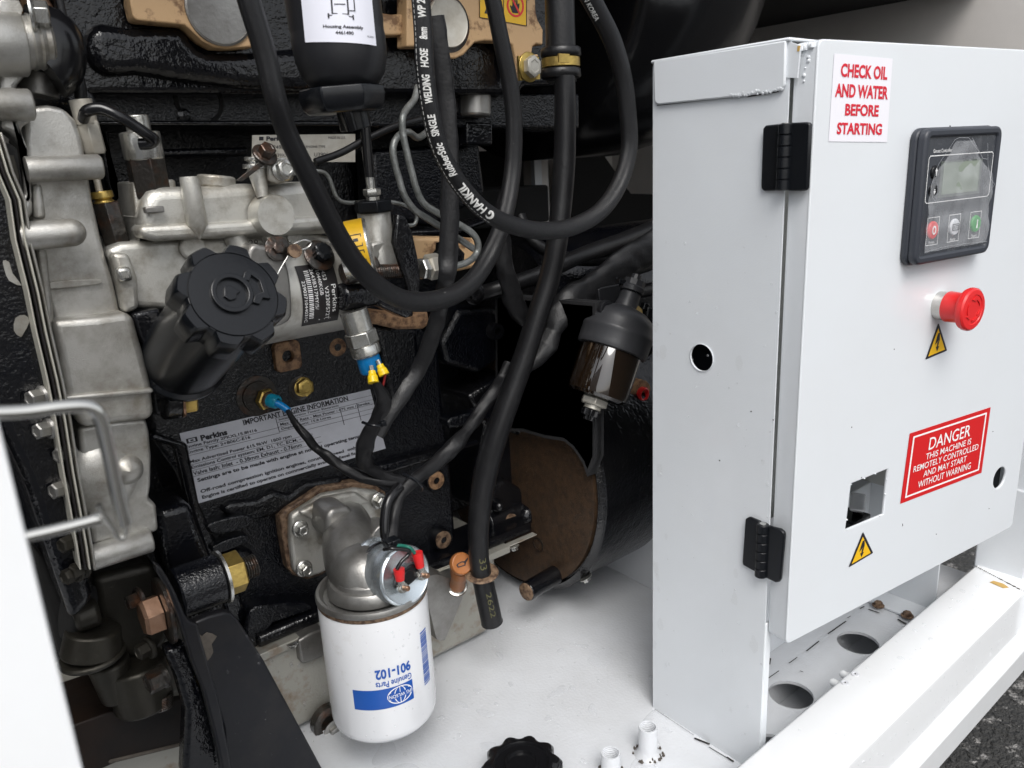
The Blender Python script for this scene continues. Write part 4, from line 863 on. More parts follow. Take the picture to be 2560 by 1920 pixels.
b = MB('pump_alu'); a = at(k(1, 1390, 1210), .68); c = at(k(1, 1390, 1130), .68); b.cyl(a, c, pxr(1, 1390, 1150, .68, 118), n=40); b.build('pump_port', pu, .002)
b = MB('pump_alu'); a = at(k(1, 1080, 1230), .68); b.cyl(a, at(k(1, 1070, 1155), .68), pxr(1, 1070, 1200, .68, 50)); b.build('pump_port', pu, .002)
b = MB('pump_alu'); p = at(k(1, 1745, 1385), .652); r = pxr(1, 1745, 1385, .652, 128); b.lathe(p, (.03, -1, .02), [(r*1.08, -.006), (r*1.03, .002), (r, .009), (r*.965, .0105), (0, .0102)], 48); b.m('crack_dark'); b.build('round_cover', pu, sharp=50)
b = MB('pump_alu'); a = at(k(1, 1690, 1270), .650); c = at(k(1, 1650, 1090), .655); b.cyl(a, c, pxr(1, 1690, 1270, .65, 36), pxr(1, 1650, 1100, .65, 62), 24); b.build('lever_neck', pu)
b = MB('zinc'); a = at(k(1, 1640, 1085), .655); b.lathe(a, at(k(1, 1635, 1000), .655)-a, [(.010, 0), (.010, .003), (.006, .0035), (.006, .006), (.0085, .0065), (.0085, .009)], 24); b.m('rusty_steel').bolt(at(k(1, 1700, 1000), .645), .0068, .010, (.2, -1, .8)); b.m('rusty_steel').prism([at(k(1, x, y), .64) for x, y in ((1520, 1160), (1560, 1165), (1730, 1040), (1710, 1010))], (0, .003, 0)); b.build('throttle_lever', pu, .0004)
b = MB('pump_alu'); b.slab(K(1, (1720, 1060), (1740, 1040), (1900, 1040), (1890, 1160), (1790, 1185), (1725, 1160)), .645, .03); b.build('pipe_union', pu, .003)
b = MB('zinc'); b.bolt(at(k(1, 1815, 1090), .645), .0078, .009, (.05, -1, .05), wr=1.25); b.build('union_bolt', pu, .0004)
b = MB('dark_alu'); p = at(k(1, 965, 1350), .655); b.box((p.x-.004, .652, p.z-.0025), (p.x+.010, .66, p.z+.0025)); b.build('body_slot', pu, .001)
for x, y, r, h in ((1230, 1590, 82, .006), (1890, 1525, 52, .003)):
    b = MB('pump_alu'); p, rr = disc(b, 1, x, y, .672, r, h); b.build('cast_disc', pu, .0015)
b = MB('pump_alu'); f = facefn(at(k(1, 1890, 1525), .669), (1, 0, 0), (0, 0, 1))
for i in range(12):
    a = i*math.pi/6; b.box((-.001, .0035, 0), (.001, .0062, .001), lambda v: f((v[0]*math.cos(a)-v[1]*math.sin(a), v[0]*math.sin(a)+v[1]*math.cos(a), v[2])))
b.build('star_mark', pu)
b = MB('dirt'); b.text('28', (0, 0, 1, 1), lambda v: at(k(1, 1600+60*v[0], 1590-50*v[1]), .6715-v[2])); b.build('cast_number', pu)
for x0, y0, x1, y1 in ((1500, 1500, 1560, 1640), (1740, 1490, 1790, 1640)):
    b = MB('pump_alu'); b.cyl(at(k(1, x0, y0), .668), at(k(1, x1, y1), .668), .009, n=20); b.build('pump_rib', pu, .002)
# horizontal barrel with black name plate
bc = at((800, 716), .690); RB = .0445
bx0 = at((690, 716), .69).x; bx1 = at((858, 716), .69).x
b = MB('pump_alu'); b.lathe((bx0-.03, bc.y, bc.z), (1, 0, 0), [(RB, 0), (RB, bx1-bx0+.027), (RB-.003, bx1-bx0+.030)], 56); b.build('pump_barrel', pu, sharp=40)
def barrel(v):   # u along x, v = angle from the front, w off the surface
    a = v[1]; r = RB + .0006 + v[2]; return V((v[0], bc.y - r*math.cos(a), bc.z + r*math.sin(a)))
ux0 = at((752, 716), .645).x; ux1 = at((846, 716), .645).x
b = MB('name_plate_black'); N_ = 14; A0, A1 = -.66, .62
vs = [(ux0+(ux1-ux0)*i, A0+(A1-A0)*j/N_, 0) for j in range(N_+1) for i in (0, 1)]
b.add(vs, [(2*j, 2*j+1, 2*j+3, 2*j+2) for j in range(N_)], barrel); b.m('white_ink')
MB.TS = True
pl = lambda v: barrel((ux1-(ux1-ux0)*(1-v[1]), A1-(A1-A0)*v[0], v[2]+.0003))   # text runs downwards
for s_, u0, u1, v0, v1 in (('Perkins', .36, .80, .80, .92), ('1453   V3230F572T', .10, .92, .62, .72), ('10440KGB', .12, .50, .48, .57), ('2643B317MY/5/', .08, .72, .33, .42), ('2290371044031C', .25, .92, .05, .13)):
    b.text(s_, (u0, v0, u1, v1), pl)
for v0 in (.755, .60, .455): b.box((.08, v0, 0), (.92, v0+.01, .0001), pl)
for i in range(26): b.box((.10+i*.03, .17, 0), (.10+i*.03+.008+.010*R0.random(), .29, .0001), pl)
b.build('name_plate', pu)
MB.TS = False
SP('dark_flange', 'dark_alu', 4, [(1600, -40), (1680, -70), (1800, -30), (1860, 100), (1880, 300), (1860, 420), (1700, 460), (1560, 300)], .640, .04, .004, 4, 3)
b = MB('plastic'); b.bolt(at((797, 640), .650), .0085, .012, (.1, -1, .55), wr=1.7, wm='rusty_steel', hm='plastic'); b.lathe(at((797, 640), .650), (.1, -1, .55), [(.0082, .004), (.0086, .011), (.006, .013)], 6); b.build('black_plug', pu)
b = MB('rusty_steel'); b.bolt(at((694, 622), .64), .0055, .006, (0, -1, .3), wr=2); b.build('shaft_end', pu)
b = MB('zinc'); b.tube([at(q, .632) for q in ((724, 622), (735, 610), (760, 600), (778, 606), (770, 618), (748, 626), (728, 632))], .0007, 6, 6); b.tube([at(q, .632) for q in ((720, 640), (705, 665), (692, 690), (684, 718), (690, 740))], .0006, 6, 6); b.m('rust').lathe(at((735, 628), .632), (0, -1, .2), [(.006, 0), (.006, .003)], 12)
b.build('seal_wire', pu)
# top fitting with banjo hose
fit = thing('fuel_line_union', 'black pipe with silver ferrule and nut feeding top of pump beside yellow sticker', 'pipe fitting', (.4, .65, .5))
tubep('pipe', 'rubber_gloss', 2, [(145, 560), (155, 700), (165, 850), (178, 1000), (190, 1140)], .655, 13, fit)
b = MB('zinc'); a = at(k(2, 190, 1130), .655); c = at(k(2, 200, 1215), .655); b.cyl(a, c, pxr(2, 190, 1150, .655, 29)); b.build('ferrule', fit, .001)
b = MB('brass'); b.m('zinc'); a = at(k(2, 203, 1212), .655); b.lathe(a, V((0.02, 0, -1)), [(.0075, 0), (.0082, .001), (.0082, .0055), (.0072, .007), (.0062, .0072), (.0062, .012)], 6); b.build('hex_nut', fit, .0003)
b = MB('plastic'); a = at(k(2, 208, 1285), .655); b.lathe(a, V((0.02, 0, -1)), [(.0165, 0), (.0180, .0012), (.0180, .0100), (.0165, .0115)], 6, a0=.3); b.build('black_nut', fit, .0005)
b = MB('pump_alu'); a = at(k(2, 215, 1355), .660); b.lathe(a, V((0.03, 0, -1)), [(.0150, 0), (.0155, .001), (.0150, .030), (.017, .036), (.017, .05)], 32); b.build('valve_body', fit)
b = MB('pump_alu'); b.slab(K(2, (200, 1560), (300, 1540), (315, 1600), (240, 1680), (190, 1640)), .645, .02); b.build('valve_foot', fit, .003)
# yellow cap sticker seen as round band
yc_ = at(k(2, 118, 1600), .622)
b = MB('zinc'); axy = unit(V((.75, -.45, .12))); b.lathe(yc_-axy*.01, axy, [(.0250, -.005), (.0250, .020), (.0235, .0215), (0, .0215)], 48)
b.m('yellow_sticker').lathe(yc_-axy*.01, axy, [(.0254, .003), (.0254, .0188)], 48, cap0=False, cap1=False); 
b.m('black_ink')
for t0 in (-.35, .2):
    def band(v):
        x, y, z = basis(axy); a = V(v)[0]; h = v[1]; return yc_-axy*.01 + z*h + (x*math.cos(a)+y*math.sin(a))*(.0256+v[2])
x_, y_, z_ = basis(axy); vd = unit(CAMPOS-yc_); a_c = math.atan2(vd.dot(y_), vd.dot(x_))
L_ = lambda a0, h0, a1, h1: b.box((a_c+a0, h0, 0), (a_c+a1, h1, .0002), band)
for a0 in (-.5, .05):
    L_(a0, .006, a0+.03, .016); L_(a0+.4, .006, a0+.43, .016); L_(a0, .006, a0+.42, .0067); L_(a0, .0155, a0+.42, .0162)
L_(-.35, .009, -.25, .013); L_(.2, .010, .3, .0125)
for i in range(3): L_(.62, .006+i*.0035, .98, .0075+i*.0035)
b.build('yellow_ring_label', fit)
# connecting rod / studs to the right of the pump
lk = thing('throttle_linkage', 'oily rusty threaded link rod with black bracket and nuts under the hose loop', 'linkage', (.5, .62, .5))
b = MB('rusty_steel'); a = at(k(5, 120, 110), .63); c = at(k(5, 500, 85), .63); c = V((c.x, .63, c.z)); L = (c-a).length; pr = [(.0062, 0)]
for i in range(int(L/.0022)): pr += [(.0068, i*.0022+.0008), (.0060, i*.0022+.0020)]
b.lathe(a, c-a, pr, 20); b.build('threaded_rod', lk)
b = MB('rusty_steel'); b.cyl(at(k(5, 20, 120), .635), at(k(5, 230, 60), .635), .010); b.build('rod_end', lk, .002)
b = MB('zinc'); a = at(k(5, 505, 85), .63); b.lathe(a, (1, 0, 0), [(.0098, .002), (.0105, .003), (.0105, .010), (.0098, .011)], 6); b.build('lock_nut', lk, .0004)
b = MB('plate_metal'); a = at(k(5, 560, 75), .63); b.lathe(a, (1, 0, .02), [(.0118, 0), (.0128, .0012), (.0128, .0140), (.0105, .0165), (.0075, .0170), (.0070, .022)], 6, a0=.2); b.build('union_nut', lk, .0004)
b = MB('block_smooth'); b.slab(K(2, (370, 1370), (430, 1400), (470, 1500), (500, 1640), (515, 1720), (520, 1800), (515, 1890), (450, 1890), (430, 1800), (400, 1720), (350, 1560)), .618, .008); b.build('bracket_plate', lk, .002)
b = MB('block_smooth'); b.cyl(at(k(5, 0, 265), .64), at(k(5, 240, 245), .64), .013, .010); b.slab(K(5, (240, 230), (470, 330), (480, 390), (430, 400), (250, 320)), .63, .02); b.build('cross_shaft', lk, .003)
SL('tan_block', 'tan_dirty', 5, [(180, 350), (420, 380), (570, 350), (580, 440), (540, 470), (380, 475), (180, 430)], .70, .05, .004, 3, 0, eng)
SL('tan_block', 'tan', 2, [(470, 1525), (880, 1530), (880, 1720), (520, 1800)], .71, .05, .004, 3, 0, eng)
b = MB('rubber_gloss'); b.lathe(at(k(2, 690, 1610), .65), (0, 0, 1), [(.016, -.012), (.017, -.004), (.012, .002), (.011, .008)], 24); b.build('rubber_boot', lk)
# fuel pipes
fpz = lambda nm, pts, lab: (tag(tubep('fuel_pipe', 'zinc_pipe', 2, pts, .63, 8.6)[0], lab, 'fuel pipe', 'bare steel fuel pipes'))
fpz(1, [(500, 560, .66), (478, 640, .65), (430, 700, .64), (402, 760, .63), (405, 860), (430, 980), (460, 1100), (490, 1210), (540, 1310), (640, 1375), (760, 1440), (850, 1500), (888, 1570), (872, 1640), (810, 1690, .62), (700, 1720, .62), (660, 1722, .625)], 'bare steel fuel pipe with grey bends ending in hex nut, upper of the pair')
fpz(2, [(560, 850, .67), (500, 885, .66), (440, 850, .65), (380, 870, .645), (342, 940, .64), (350, 1040, .64), (380, 1150, .64), (415, 1260, .64), (480, 1350, .64), (570, 1410, .64), (680, 1480, .645), (800, 1560, .65), (860, 1600, .65)], 'bare steel fuel pipe nearer the pump, lower of the pair')
o, _ = tubep('small_pipe', 'zinc_pipe', 2, [(-330, 1120), (-100, 1110), (0, 1290, ), (200, 1295), (340, 1300), (440, 1330), (490, 1380), (480, 1440), (430, 1450)], .70, 5); tag(o, 'thin pale pipe running behind black nut with small hook end', 'pipe')
# ================================================================== OIL FILLER
oc = thing('oil_filler', 'large black ribbed oil filler cap with embossed oil can symbol on black neck', 'oil filler', (.2, .66, .42))
fc = at((585, 735), .540); nb = at((462, 888), .665)
axc = unit(fc-nb); 
s_ = mpp((588, 735), .54)
RC = 140*s_
b = MB('plastic'); b.lathe(nb-axc*.012, axc, [(.037, 0), (.037, .006), (.034, .010), (.032, (fc-nb).length-.02), (.032, (fc-nb).length-.01)], 56); b.build('neck', oc)
def lobes(a, r, h):
    if r < RC*.90: return 1
    t = (a*8) % 1.0; d = abs(t-.5)*2            # d=1 at scallop centre
    return 1 - .17*min(1, max(0, (d-.40)/.40))
b = MB('plastic'); H_ = .034
b.lathe(fc-axc*H_, axc, [(RC*.75, 0), (RC*.93, .002), (RC, .006), (RC, H_-.005), (RC*.975, H_-.0015), (RC*.95, H_), (RC*.80, H_-.0001)], 192, fn=lobes, cap1=False)
b.lathe(fc, axc, [(RC*.80, -.0001), (RC*.795, -.0012), (RC*.78, -.0012), (RC*.775, .0003), (RC*.4, .0006), (0, .0006)], 96, cap0=False); b.build('cap', oc, sharp=45)
# emblem
up_img = V((0, 0, 1)); ex = unit(V((.9, 0, 0)) - axc*axc.x*.9); ey = unit(axc.cross(ex)); f = facefn(fc+axc*.0006, ex, ey)
# measured on the face: emblem centre is right of middle
b = MB('plastic')
er = RC*.37
b.curvemesh([circ((-.002, 0), er, 40), circ((-.002, 0), er*.76, 40)], -.001, .0034, f, .0006)
b.curvemesh([[(-.002+er*x, er*y) for x, y in ((-.42, -.1), (-.3, .32), (0, .42), (.42, .02), (.2, -.08), (.1, -.30), (-.2, -.34))]], -.001, .0022, f, .0005)
b.curvemesh([[(er*x, er*y) for x, y in ((.55, .62), (.75, .95), (1.0, 1.15), (1.25, 1.0), (1.62, .55), (1.62, -.55), (1.25, -.45), (1.0, -.75), (.7, -.6), (.9, -.25), (1.35, -.15), (1.35, .45), (1.05, .78), (.85, .5))]], -.001, .0026, f, .0005)
b.build('embossed_symbol', oc)
SL('filler_bracket', 'block_smooth', 4, [(848, 370), (1030, 335), (1040, 420), (1000, 560), (925, 580), (880, 480)], .66, .02, .003, 3, 0, eng)
SL('filler_base', 'block_smooth', 4, [(930, 560), (1100, 560), (1160, 820), (1330, 800), (1370, 740), (1380, 820), (1150, 860), (1140, 1000), (1000, 1030), (975, 900), (1000, 800), (930, 640)], .69, .05, .006, 4, 0, eng)
b = MB('block_smooth'); p = at(k(4, 1040, 935), .685); b.cyl(p, at(k(4, 1150, 925), .685), .016, n=28); b.build('cast_boss', eng, .002)
b = MB('copper'); b.lathe(at(k(4, 1150, 928), .685), (1, -.1, 0), [(.0155, 0), (.0155, .0025), (.011, .003)], 28); b.m('brass').lathe(at(k(4, 1158, 928), .685), (1, -.1, 0), [(.0118, 0), (.0125, .001), (.0125, .011), (.0112, .0125)], 6); b.build('copper_bolt', eng, .0004)
SL('pump_mount', 'pump_alu', 4, [(720, -20), (830, -20), (890, 150), (900, 340), (800, 375), (770, 200)], .662, .03, .004, 3, 0, eng)
b = MB('zinc'); b.slab(K(4, (745, 80), (840, 65), (865, 160), (770, 172)), .655, .01); b.build('pump_mount_bolt', eng, .003)
# ================================================================== FUEL STOP SOLENOID
so = thing('stop_solenoid', 'silver cylindrical solenoid with blue end and two yellow terminals below pump', 'solenoid', (.4, .64, .4))
a = at(k(5, 85, 350), .635); c = at(k(5, 175, 640), .630); d = unit(c-a); L = (c-a).length
b = MB('zinc'); b.lathe(a, d, [(.0128, 0), (.0128, L*.45), (.0118, L*.47)], 36); b.build('solenoid_body', so, sharp=40)
b = MB('zinc'); b.lathe(a+d*L*.46, d, [(.0140, 0), (.0150, .001), (.0150, L*.28), (.0140, L*.30)], 6, a0=.5); b.build('hex_collar', so, .0006)
b = MB('dark_alu'); b.m('zinc').lathe(a+d*L*.76, d, [(.0132, 0), (.0136, .001), (.0136, L*.20), (.012, L*.24)], 36); b.build('lower_collar', so)
e_ = a+d*L; b = MB('blue_plastic'); b.lathe(e_-d*.001, d, [(.0108, 0), (.0108, .015), (.0098, .017)], 32)
b.build('blue_end', so)
for x, y, x1, y1 in ((205, 740, 215, 815), (255, 700, 285, 765)):
    p0 = at(k(5, x, y), .615); p1 = at(k(5, x1, y1), .61); b = MB('zinc'); b.cyl(p0-(p1-p0)*.45, p0, .0022, n=8); b.m('yellow_conn').tube([p0, p0.lerp(p1, .3), p0.lerp(p1, .5), p1], [.0032, .0036, .0046, .0050], 16, 5); b.build('yellow_terminal', so)
# ================================================================== OIL FILTER + HEAD
fh_ = thing('filter_head', 'cast aluminium filter head with three hex bolts holding the oil filter', 'filter head', (.4, .70, .2))
plate = [(15, 228), (45, 185), (240, 55), (440, 22), (560, 45), (612, 80), (625, 140), (600, 250), (480, 420), (250, 560), (170, 585), (90, 560), (60, 520), (30, 360)]
b = MB('rust'); b.slab(K(8, *[(x-12+ (8 if x > 400 else 0), y-10) for x, y in plate]), .752, .016); b.build('gasket_plate', fh_, .002)
b = MB('pump_alu'); b.slab(K(8, *[(60, 215), (80, 195), (250, 85), (440, 50), (560, 65), (608, 95), (615, 150), (590, 260), (480, 420), (230, 545), (170, 565), (110, 555), (80, 520), (60, 360)]), .741, .0105); b.build('mounting_flange', fh_, .004, 4)
b = MB('pump_alu'); b.slab(K(8, (110, 190), (260, 105), (440, 70), (530, 130), (440, 160), (260, 200), (200, 240)), .733, .01); b.build('flange_rib', fh_, .004, 4)
for x, y in ((114, 278), (136, 508), (566, 118)):
    b = MB('zinc'); b.bolt(at(k(8, x, y), .738), pxr(8, x, y, .738, 34), .011, (.02, -1, .04), wr=1.48); b.build('flange_bolt', fh_, .0004)
FC = at((929, 1464), .64); FT = FC.z; FX, FY = FC.x, .64
RF = .0545
b = MB('dark_alu')
P = [at(k(8, 375, 225), .748), at(k(8, 395, 300), .71), at(k(8, 410, 400), .68), at(k(8, 435, 500), .66), V((FX-.006, FY, FT+.014)), V((FX, FY, FT+.004))]
b.tube(P, [.024, .0275, .029, .029, .031, .034], 14, 6); b.build('cast_elbow', fh_, sharp=38)
b = MB('dark_alu'); b.slab(K(8, (265, 215), (300, 165), (400, 150), (440, 200), (520, 330), (500, 430), (380, 420), (270, 330)), .700, .04); b.build('elbow_rib', fh_, .010, 5)
b = MB('dark_alu'); b.cyl(at(k(8, 545, 285), .70), at(k(8, 605, 330), .66), .014, n=28); b.build('side_port', fh_, .002)
b = MB('dark_alu')
ff = lambda v: at(k(8, 330+120*v[0]+20*(1-v[1]), 320-110*v[1]+40*v[0]), (.6995)-v[2])
b.text('5172 1 2 173', (0, .70, 1, 1.0), ff, w=.001)
for i in range(7): b.add([(i*.13, 0, .0012), (i*.13+.09, 0, .0012), (i*.13+.09, .55, .0012), (i*.13, .55, .0012)], [(0, 1, 2, 3)], ff)
b.build('cast_marks', fh_)
fl_ = FT+.001
b = MB('dark_alu'); b.lathe((FX, FY, fl_-.002), (0, 0, 1), [(RF*.80, 0), (RF*.80, .004), (RF*.78, .010), (RF*.74, .0125), (RF*.68, .0128), (RF*.66, .017), (RF*.55, .022)], 56); b.build('filter_flange', fh_)
MB.TS = True
of = thing('oil_filter', 'white spin-on oil filter canister with blue upside-down logo and water drops', 'oil filter', (FX, FY, FT-.15))
btm = at((956, 1839), FY-RF*.6).z; HF = FT - btm
HF = min(HF, FT-.004)
b = MB('canister'); b.lathe((FX, FY, FT), (0, 0, -1), [(RF*.97, .008), (RF, .011), (RF, HF-.010), (RF*.985, HF-.005), (RF*.94, HF-.001), (RF*.85, HF), (0, HF)], 96, cap0=False); b.build('canister', of, sharp=50)
b = MB('rust'); b.lathe((FX, FY, FT), (0, 0, -1), [(RF*.99, .0045), (RF*1.010, .0058), (RF*1.004, .0086), (RF*.965, .0105)], 96, cap0=False, cap1=False); b.m('dark_alu').lathe((FX, FY, FT), (0, 0, -1), [(RF*.80, .0045), (RF*.88, .0045), (RF*.90, .001), (RF*.95, -.0015), (RF*1.0, -.0012), (RF*1.02, .0008), (RF*1.02, .0045), (RF*.97, .006)], 96); b.build('rim', of)
def can(v):      # u: angle (0 = towards the camera, + to the right), v: height above the bottom, w off surface
    base = math.atan2(-FY, -FX); a = base + v[0]; r = RF+.0003+v[2]
    return V((FX+r*math.cos(a), FY+r*math.sin(a), FT-HF+v[1]))
def canpx(p):    # photo point -> (angle, height) on the canister
    d = ray(p); dx, dy = d.x, d.y; A = dx*dx+dy*dy; B = -2*(dx*FX+dy*FY); C = FX*FX+FY*FY-RF*RF
    D = B*B-4*A*C; t = (-B-math.sqrt(max(D, 0)))/(2*A); q = CAMPOS+d*t
    a = math.atan2(q.y-FY, q.x-FX)-math.atan2(-FY, -FX); a = (a+math.pi) % (2*math.pi)-math.pi
    return a, q.z-(FT-HF)
c1 = canpx(k(8, 432, 1325)); c2 = canpx(k(8, 768, 1250)); c3 = canpx(k(8, 420, 1215)); c4 = canpx(k(8, 762, 1135))
au0, au1 = (c1[0]+c3[0])/2, (c2[0]+c4[0])/2; av0, av1 = (c1[1]+c2[1])/2, (c3[1]+c4[1])/2
def grid(b, a0, a1, v0, v1, w, n=16):
    vs = [(a0+(a1-a0)*i/n, v, w) for v in (v0, v1) for i in range(n+1)]; b.add(vs, [(i, i+1, n+2+i, n+1+i) for i in range(n)], can)
b = MB('blue_ink'); grid(b, au0, au1, av0, av1, 0)
# upside-down print: local frame rotated 180 degrees
def upd(v): return can((au1-(au1-au0)*v[0], av1-(av1-av0)*v[1], v[2]))
b.m('white_ink'); asp = (au1-au0)*RF/(av1-av0)
gx, gy, ra, rb_ = .235, .47, .215, .43
b.curvemesh([circ((gx, gy), ra, 48, rb_), circ((gx, gy), ra*.90, 48, rb_*.90)], .0002, .0003, upd)
for fx in (.48,): b.curvemesh([circ((gx, gy), ra*fx, 40, rb_*.95), circ((gx, gy), ra*(fx-.09), 40, rb_*.93)], .0002, .0003, upd)
b.box((gx-.006, gy-rb_*.95, .0002), (gx+.006, gy+rb_*.95, .0003), upd)
for yy in (.26, .66): b.box((gx-ra*.82, gy-rb_+2*rb_*yy-.02, .0002), (gx+ra*.82, gy-rb_+2*rb_*yy+.02, .0003), upd)
b.m('blue_ink')
for i_ in range(10): b.add([(gx-ra*.93+ra*1.86*(i_+a_)/10, gy+c_*.13, .0005) for a_, c_ in ((0, -1), (1, -1), (1, 1), (0, 1))], [(0, 1, 2, 3)], upd)
b.m('white_ink').text('PG WLSON', (gx-ra*.86, gy-.085, gx+ra*.86, gy+.085), upd, bold=.01, w=.0007)
b.m('blue_ink')
t1 = canpx(k(8, 550, 1165)); t2 = canpx(k(8, 755, 1105)); 
U0 = (au1-t1[0])/(au1-au0); U1 = 0.02
hgt = lambda f1, f2: None
v_top = t2[1]-av1
def txt(s_, xa, xb, ya, yb, bold):
    # xa..xb photo x (left..right) ; ya,yb heights above bottom
    a0 = canpx(k(8, xa, (1165 if xa < 650 else 1120)))[0]; a1 = canpx(k(8, xb, 1120))[0]
    fn = lambda v: can((a1-(a1-a0)*v[0], yb-(yb-ya)*v[1], v[2]))
    b.text(s_, (0, 0, 1, 1), fn, bold=bold, w=.0003)
txt('Genuine Parts', 550, 755, av1+.0016, av1+.0085, .012); txt('901-102', 552, 755, av1+.0115, av1+.0225, .035)
# barcode column on the right
q1 = canpx(k(8, 822, 860)); q2 = canpx(k(8, 853, 1160)); a0, a1 = max(q2[0], q1[0])-.13, max(q1[0], q2[0])+.08
for i in range(24):
    v0 = q2[1]+(q1[1]-q2[1])*i/24; grid(b, a0, a1, v0, v0+(q1[1]-q2[1])/24*R0.choice((.5, .7, .85)), 0, 4)
b.build('printed_logo', of)
MB.TS = False
# ---- pressure switch drum
ps = thing('pressure_switch', 'round zinc oil pressure switch with two red crimp terminals above the oil filter', 'pressure switch', (.45, .6, .24))
pb = at(k(8, 560, 520), .640); pf = at(k(8, 728, 552), .592); ad = unit(pf-pb); Lp = (pf-pb).length
b = MB('switch_zinc'); b.lathe(pb, ad, [(.0270, -.006), (.0322, -.004), (.0335, -.001), (.0330, .003), (.0300, .0045), (.0285, .010)], 56); b.build('rear_flange', ps)
b = MB('rubber_gloss'); b.lathe(pb, ad, [(.0285, .0095), (.0300, .0105), (.0300, .0135), (.0285, .0145)], 56); b.build('seal_ring', ps)
b = MB('switch_zinc'); b.lathe(pb, ad, [(.0282, .0145), (.0292, .0155), (.0292, Lp-.003), (.0284, Lp-.001), (.0265, Lp), (.0258, Lp-.0006), (0, Lp-.0006)], 64); b.build('drum', ps, sharp=50)
ex = unit(V((1, 0, .25)) - ad*ad.dot(V((1, 0, .25)))); f = facefn(pb+ad*(Lp-.0004), ex, ad.cross(ex))
b = MB('rubber_gloss'); b.curvemesh([circ((0, 0), .0172, 32, .0082)], 0, .004, f, .0012); b.curvemesh([circ((0, 0), .006, 24)], .0042, .0055, f, .0005); b.build('terminal_block', ps)
st = []
for sx, q in ((-1, (702, 618)), (1, (815, 545))):
    pp = atp(k(8, *q), pb+ad*(Lp+.004), ad); b = MB('zinc'); b.lathe(pp, ad, [(.0055, -.001), (.0055, .0015)], 20); b.lathe(pp, ad, [(.0046, .0015), (.005, .002), (.005, .0048), (.0045, .0055)], 6); b.m('copper').lathe(pp, ad, [(.0024, .005), (.0026, .010), (.0018, .011)], 14); b.build('terminal_stud', ps); st.append(pp)
for pp, q0, q1 in ((st[0], (685, 575), (670, 510)), (st[1], (800, 500), (775, 415))):
    a = atp(k(8, *q0), pp, ad)+ad*.002; c = atp(k(8, *q1), pp, ad)+ad*.004; b = MB('red'); b.tube([a, a.lerp(c, .3), a.lerp(c, .6), c], [.0042, .0046, .0052, .0054], 16, 5, flat=None); b.m('zinc').cyl(pp+ad*.002, a, .0035); b.build('red_terminal', ps)
    st.append(c)
o, _ = tubep('switch_wire', 'rubber_gloss', 8, [(600, 400, .60), (640, 395, .59), (735, 405, .585), (740, 430, .585), (700, 470, .585), (672, 515, .585)], .59, 5); tag(o, 'thin black wire to the lower red terminal of the round switch', 'wire')
o, _ = tubep('switch_wire', 'green_wire', 8, [(660, 380, .60), (700, 378, .595), (745, 390, .588), (775, 420, .588)], .59, 4.5); tag(o, 'thin green wire to the upper red terminal of the round switch', 'wire')
# ================================================================== DIPSTICK
dk = thing('dipstick', 'orange-brown dipstick knob with oil can mark beside the round switch', 'dipstick', (.45, .68, .2))
p0 = at(k(8, 1022, 605), .700); p1 = at(k(8, 1045, 482), .665); d = unit(p1-p0); L = (p1-p0).length
b = MB('zinc'); b.lathe(p0-d*.004, d, [(.0118, -.004), (.0122, -.002), (.0122, .001), (.0100, .0015), (.0100, .004)], 28); b.m('rust').lathe(p0, d, [(.0126, -.0045), (.0126, -.0035)], 28); b.build('tube_collar', dk)
b = MB('orange'); b.lathe(p0, d, [(.0095, 0), (.0090, L*.45), (.0112, L*.6), (.009, L*.75)], 28); b.build('knob_stem', dk)
kn = unit(V((-.15, -1, .55))); b = MB('orange'); b.lathe(p1-kn*.010, kn, [(.008, 0), (.0118, .003), (.0130, .006), (.0130, .010), (.0120, .0125), (.0110, .0130), (.0105, .0128), (0, .0128)], 40)
ex = unit(V((1, 0, 0))-kn*kn.x); f = facefn(p1-kn*.010+kn*.0130, ex, kn.cross(ex)); b.m('black_ink')
b.curvemesh([[(x*.00085, y*.00085) for x, y in ((-9, 1), (-8, -3), (3, -4), (5, -1), (10, 3), (10, 4.5), (4, 1.8), (0, 3), (-6, 2.5))], [(x*.00085, y*.00085) for x, y in ((-7, 0), (-5.5, 1.3), (0, 1.6), (3, 0), (2, -2.6), (-6.5, -1.8))]], 0, .0004, f); b.build('knob', dk)
# ================================================================== WATER SEPARATOR
ws = thing('water_separator', 'tilted black fuel water separator with dark amber glass bowl beside cabinet', 'fuel filter', (.65, .6, .4))
wb = at(k(5, 1638, 930), .60); wt = at(k(5, 1838, 335), .60); d = unit(wt-wb); L = (wt-wb).length
sc = mpp(k(5, 1720, 640), .60)*.389*1.06
W = lambda r, h: (r*sc*1.06, h*sc)
LL = L/sc
b = MB('amber_bowl'); b.lathe(wb, d, [W(60, 18), W(150, 22), W(172, 40), W(178, 70), W(180, 330), W(176, 345)], 64); b.m('brass'); b.build('glass_bowl', ws)
b = MB('dome_plastic'); b.lathe(wb, d, [W(188, 318), W(202, 322), W(206, 340), W(206, 352), W(208, 420), W(212, 432), W(210, 448), W(200, 462), W(196, 500), W(176, 545), W(130, 580), W(70, 600), W(62, 640)], 64); b.build('filter_dome', ws, sharp=40)
b = MB('dome_plastic'); b.lathe(wb, d, [W(62, 630), W(60, 690), W(52, 700), W(70, 702), W(72, 730), W(60, 740)], 28); b.lathe(wb, d, [W(30, 735), W(62, 738), W(62, 775), W(30, 780), W(28, 810), W(18, 815)], 10, fn=lambda a, r, h: 1); b.build('top_port', ws)
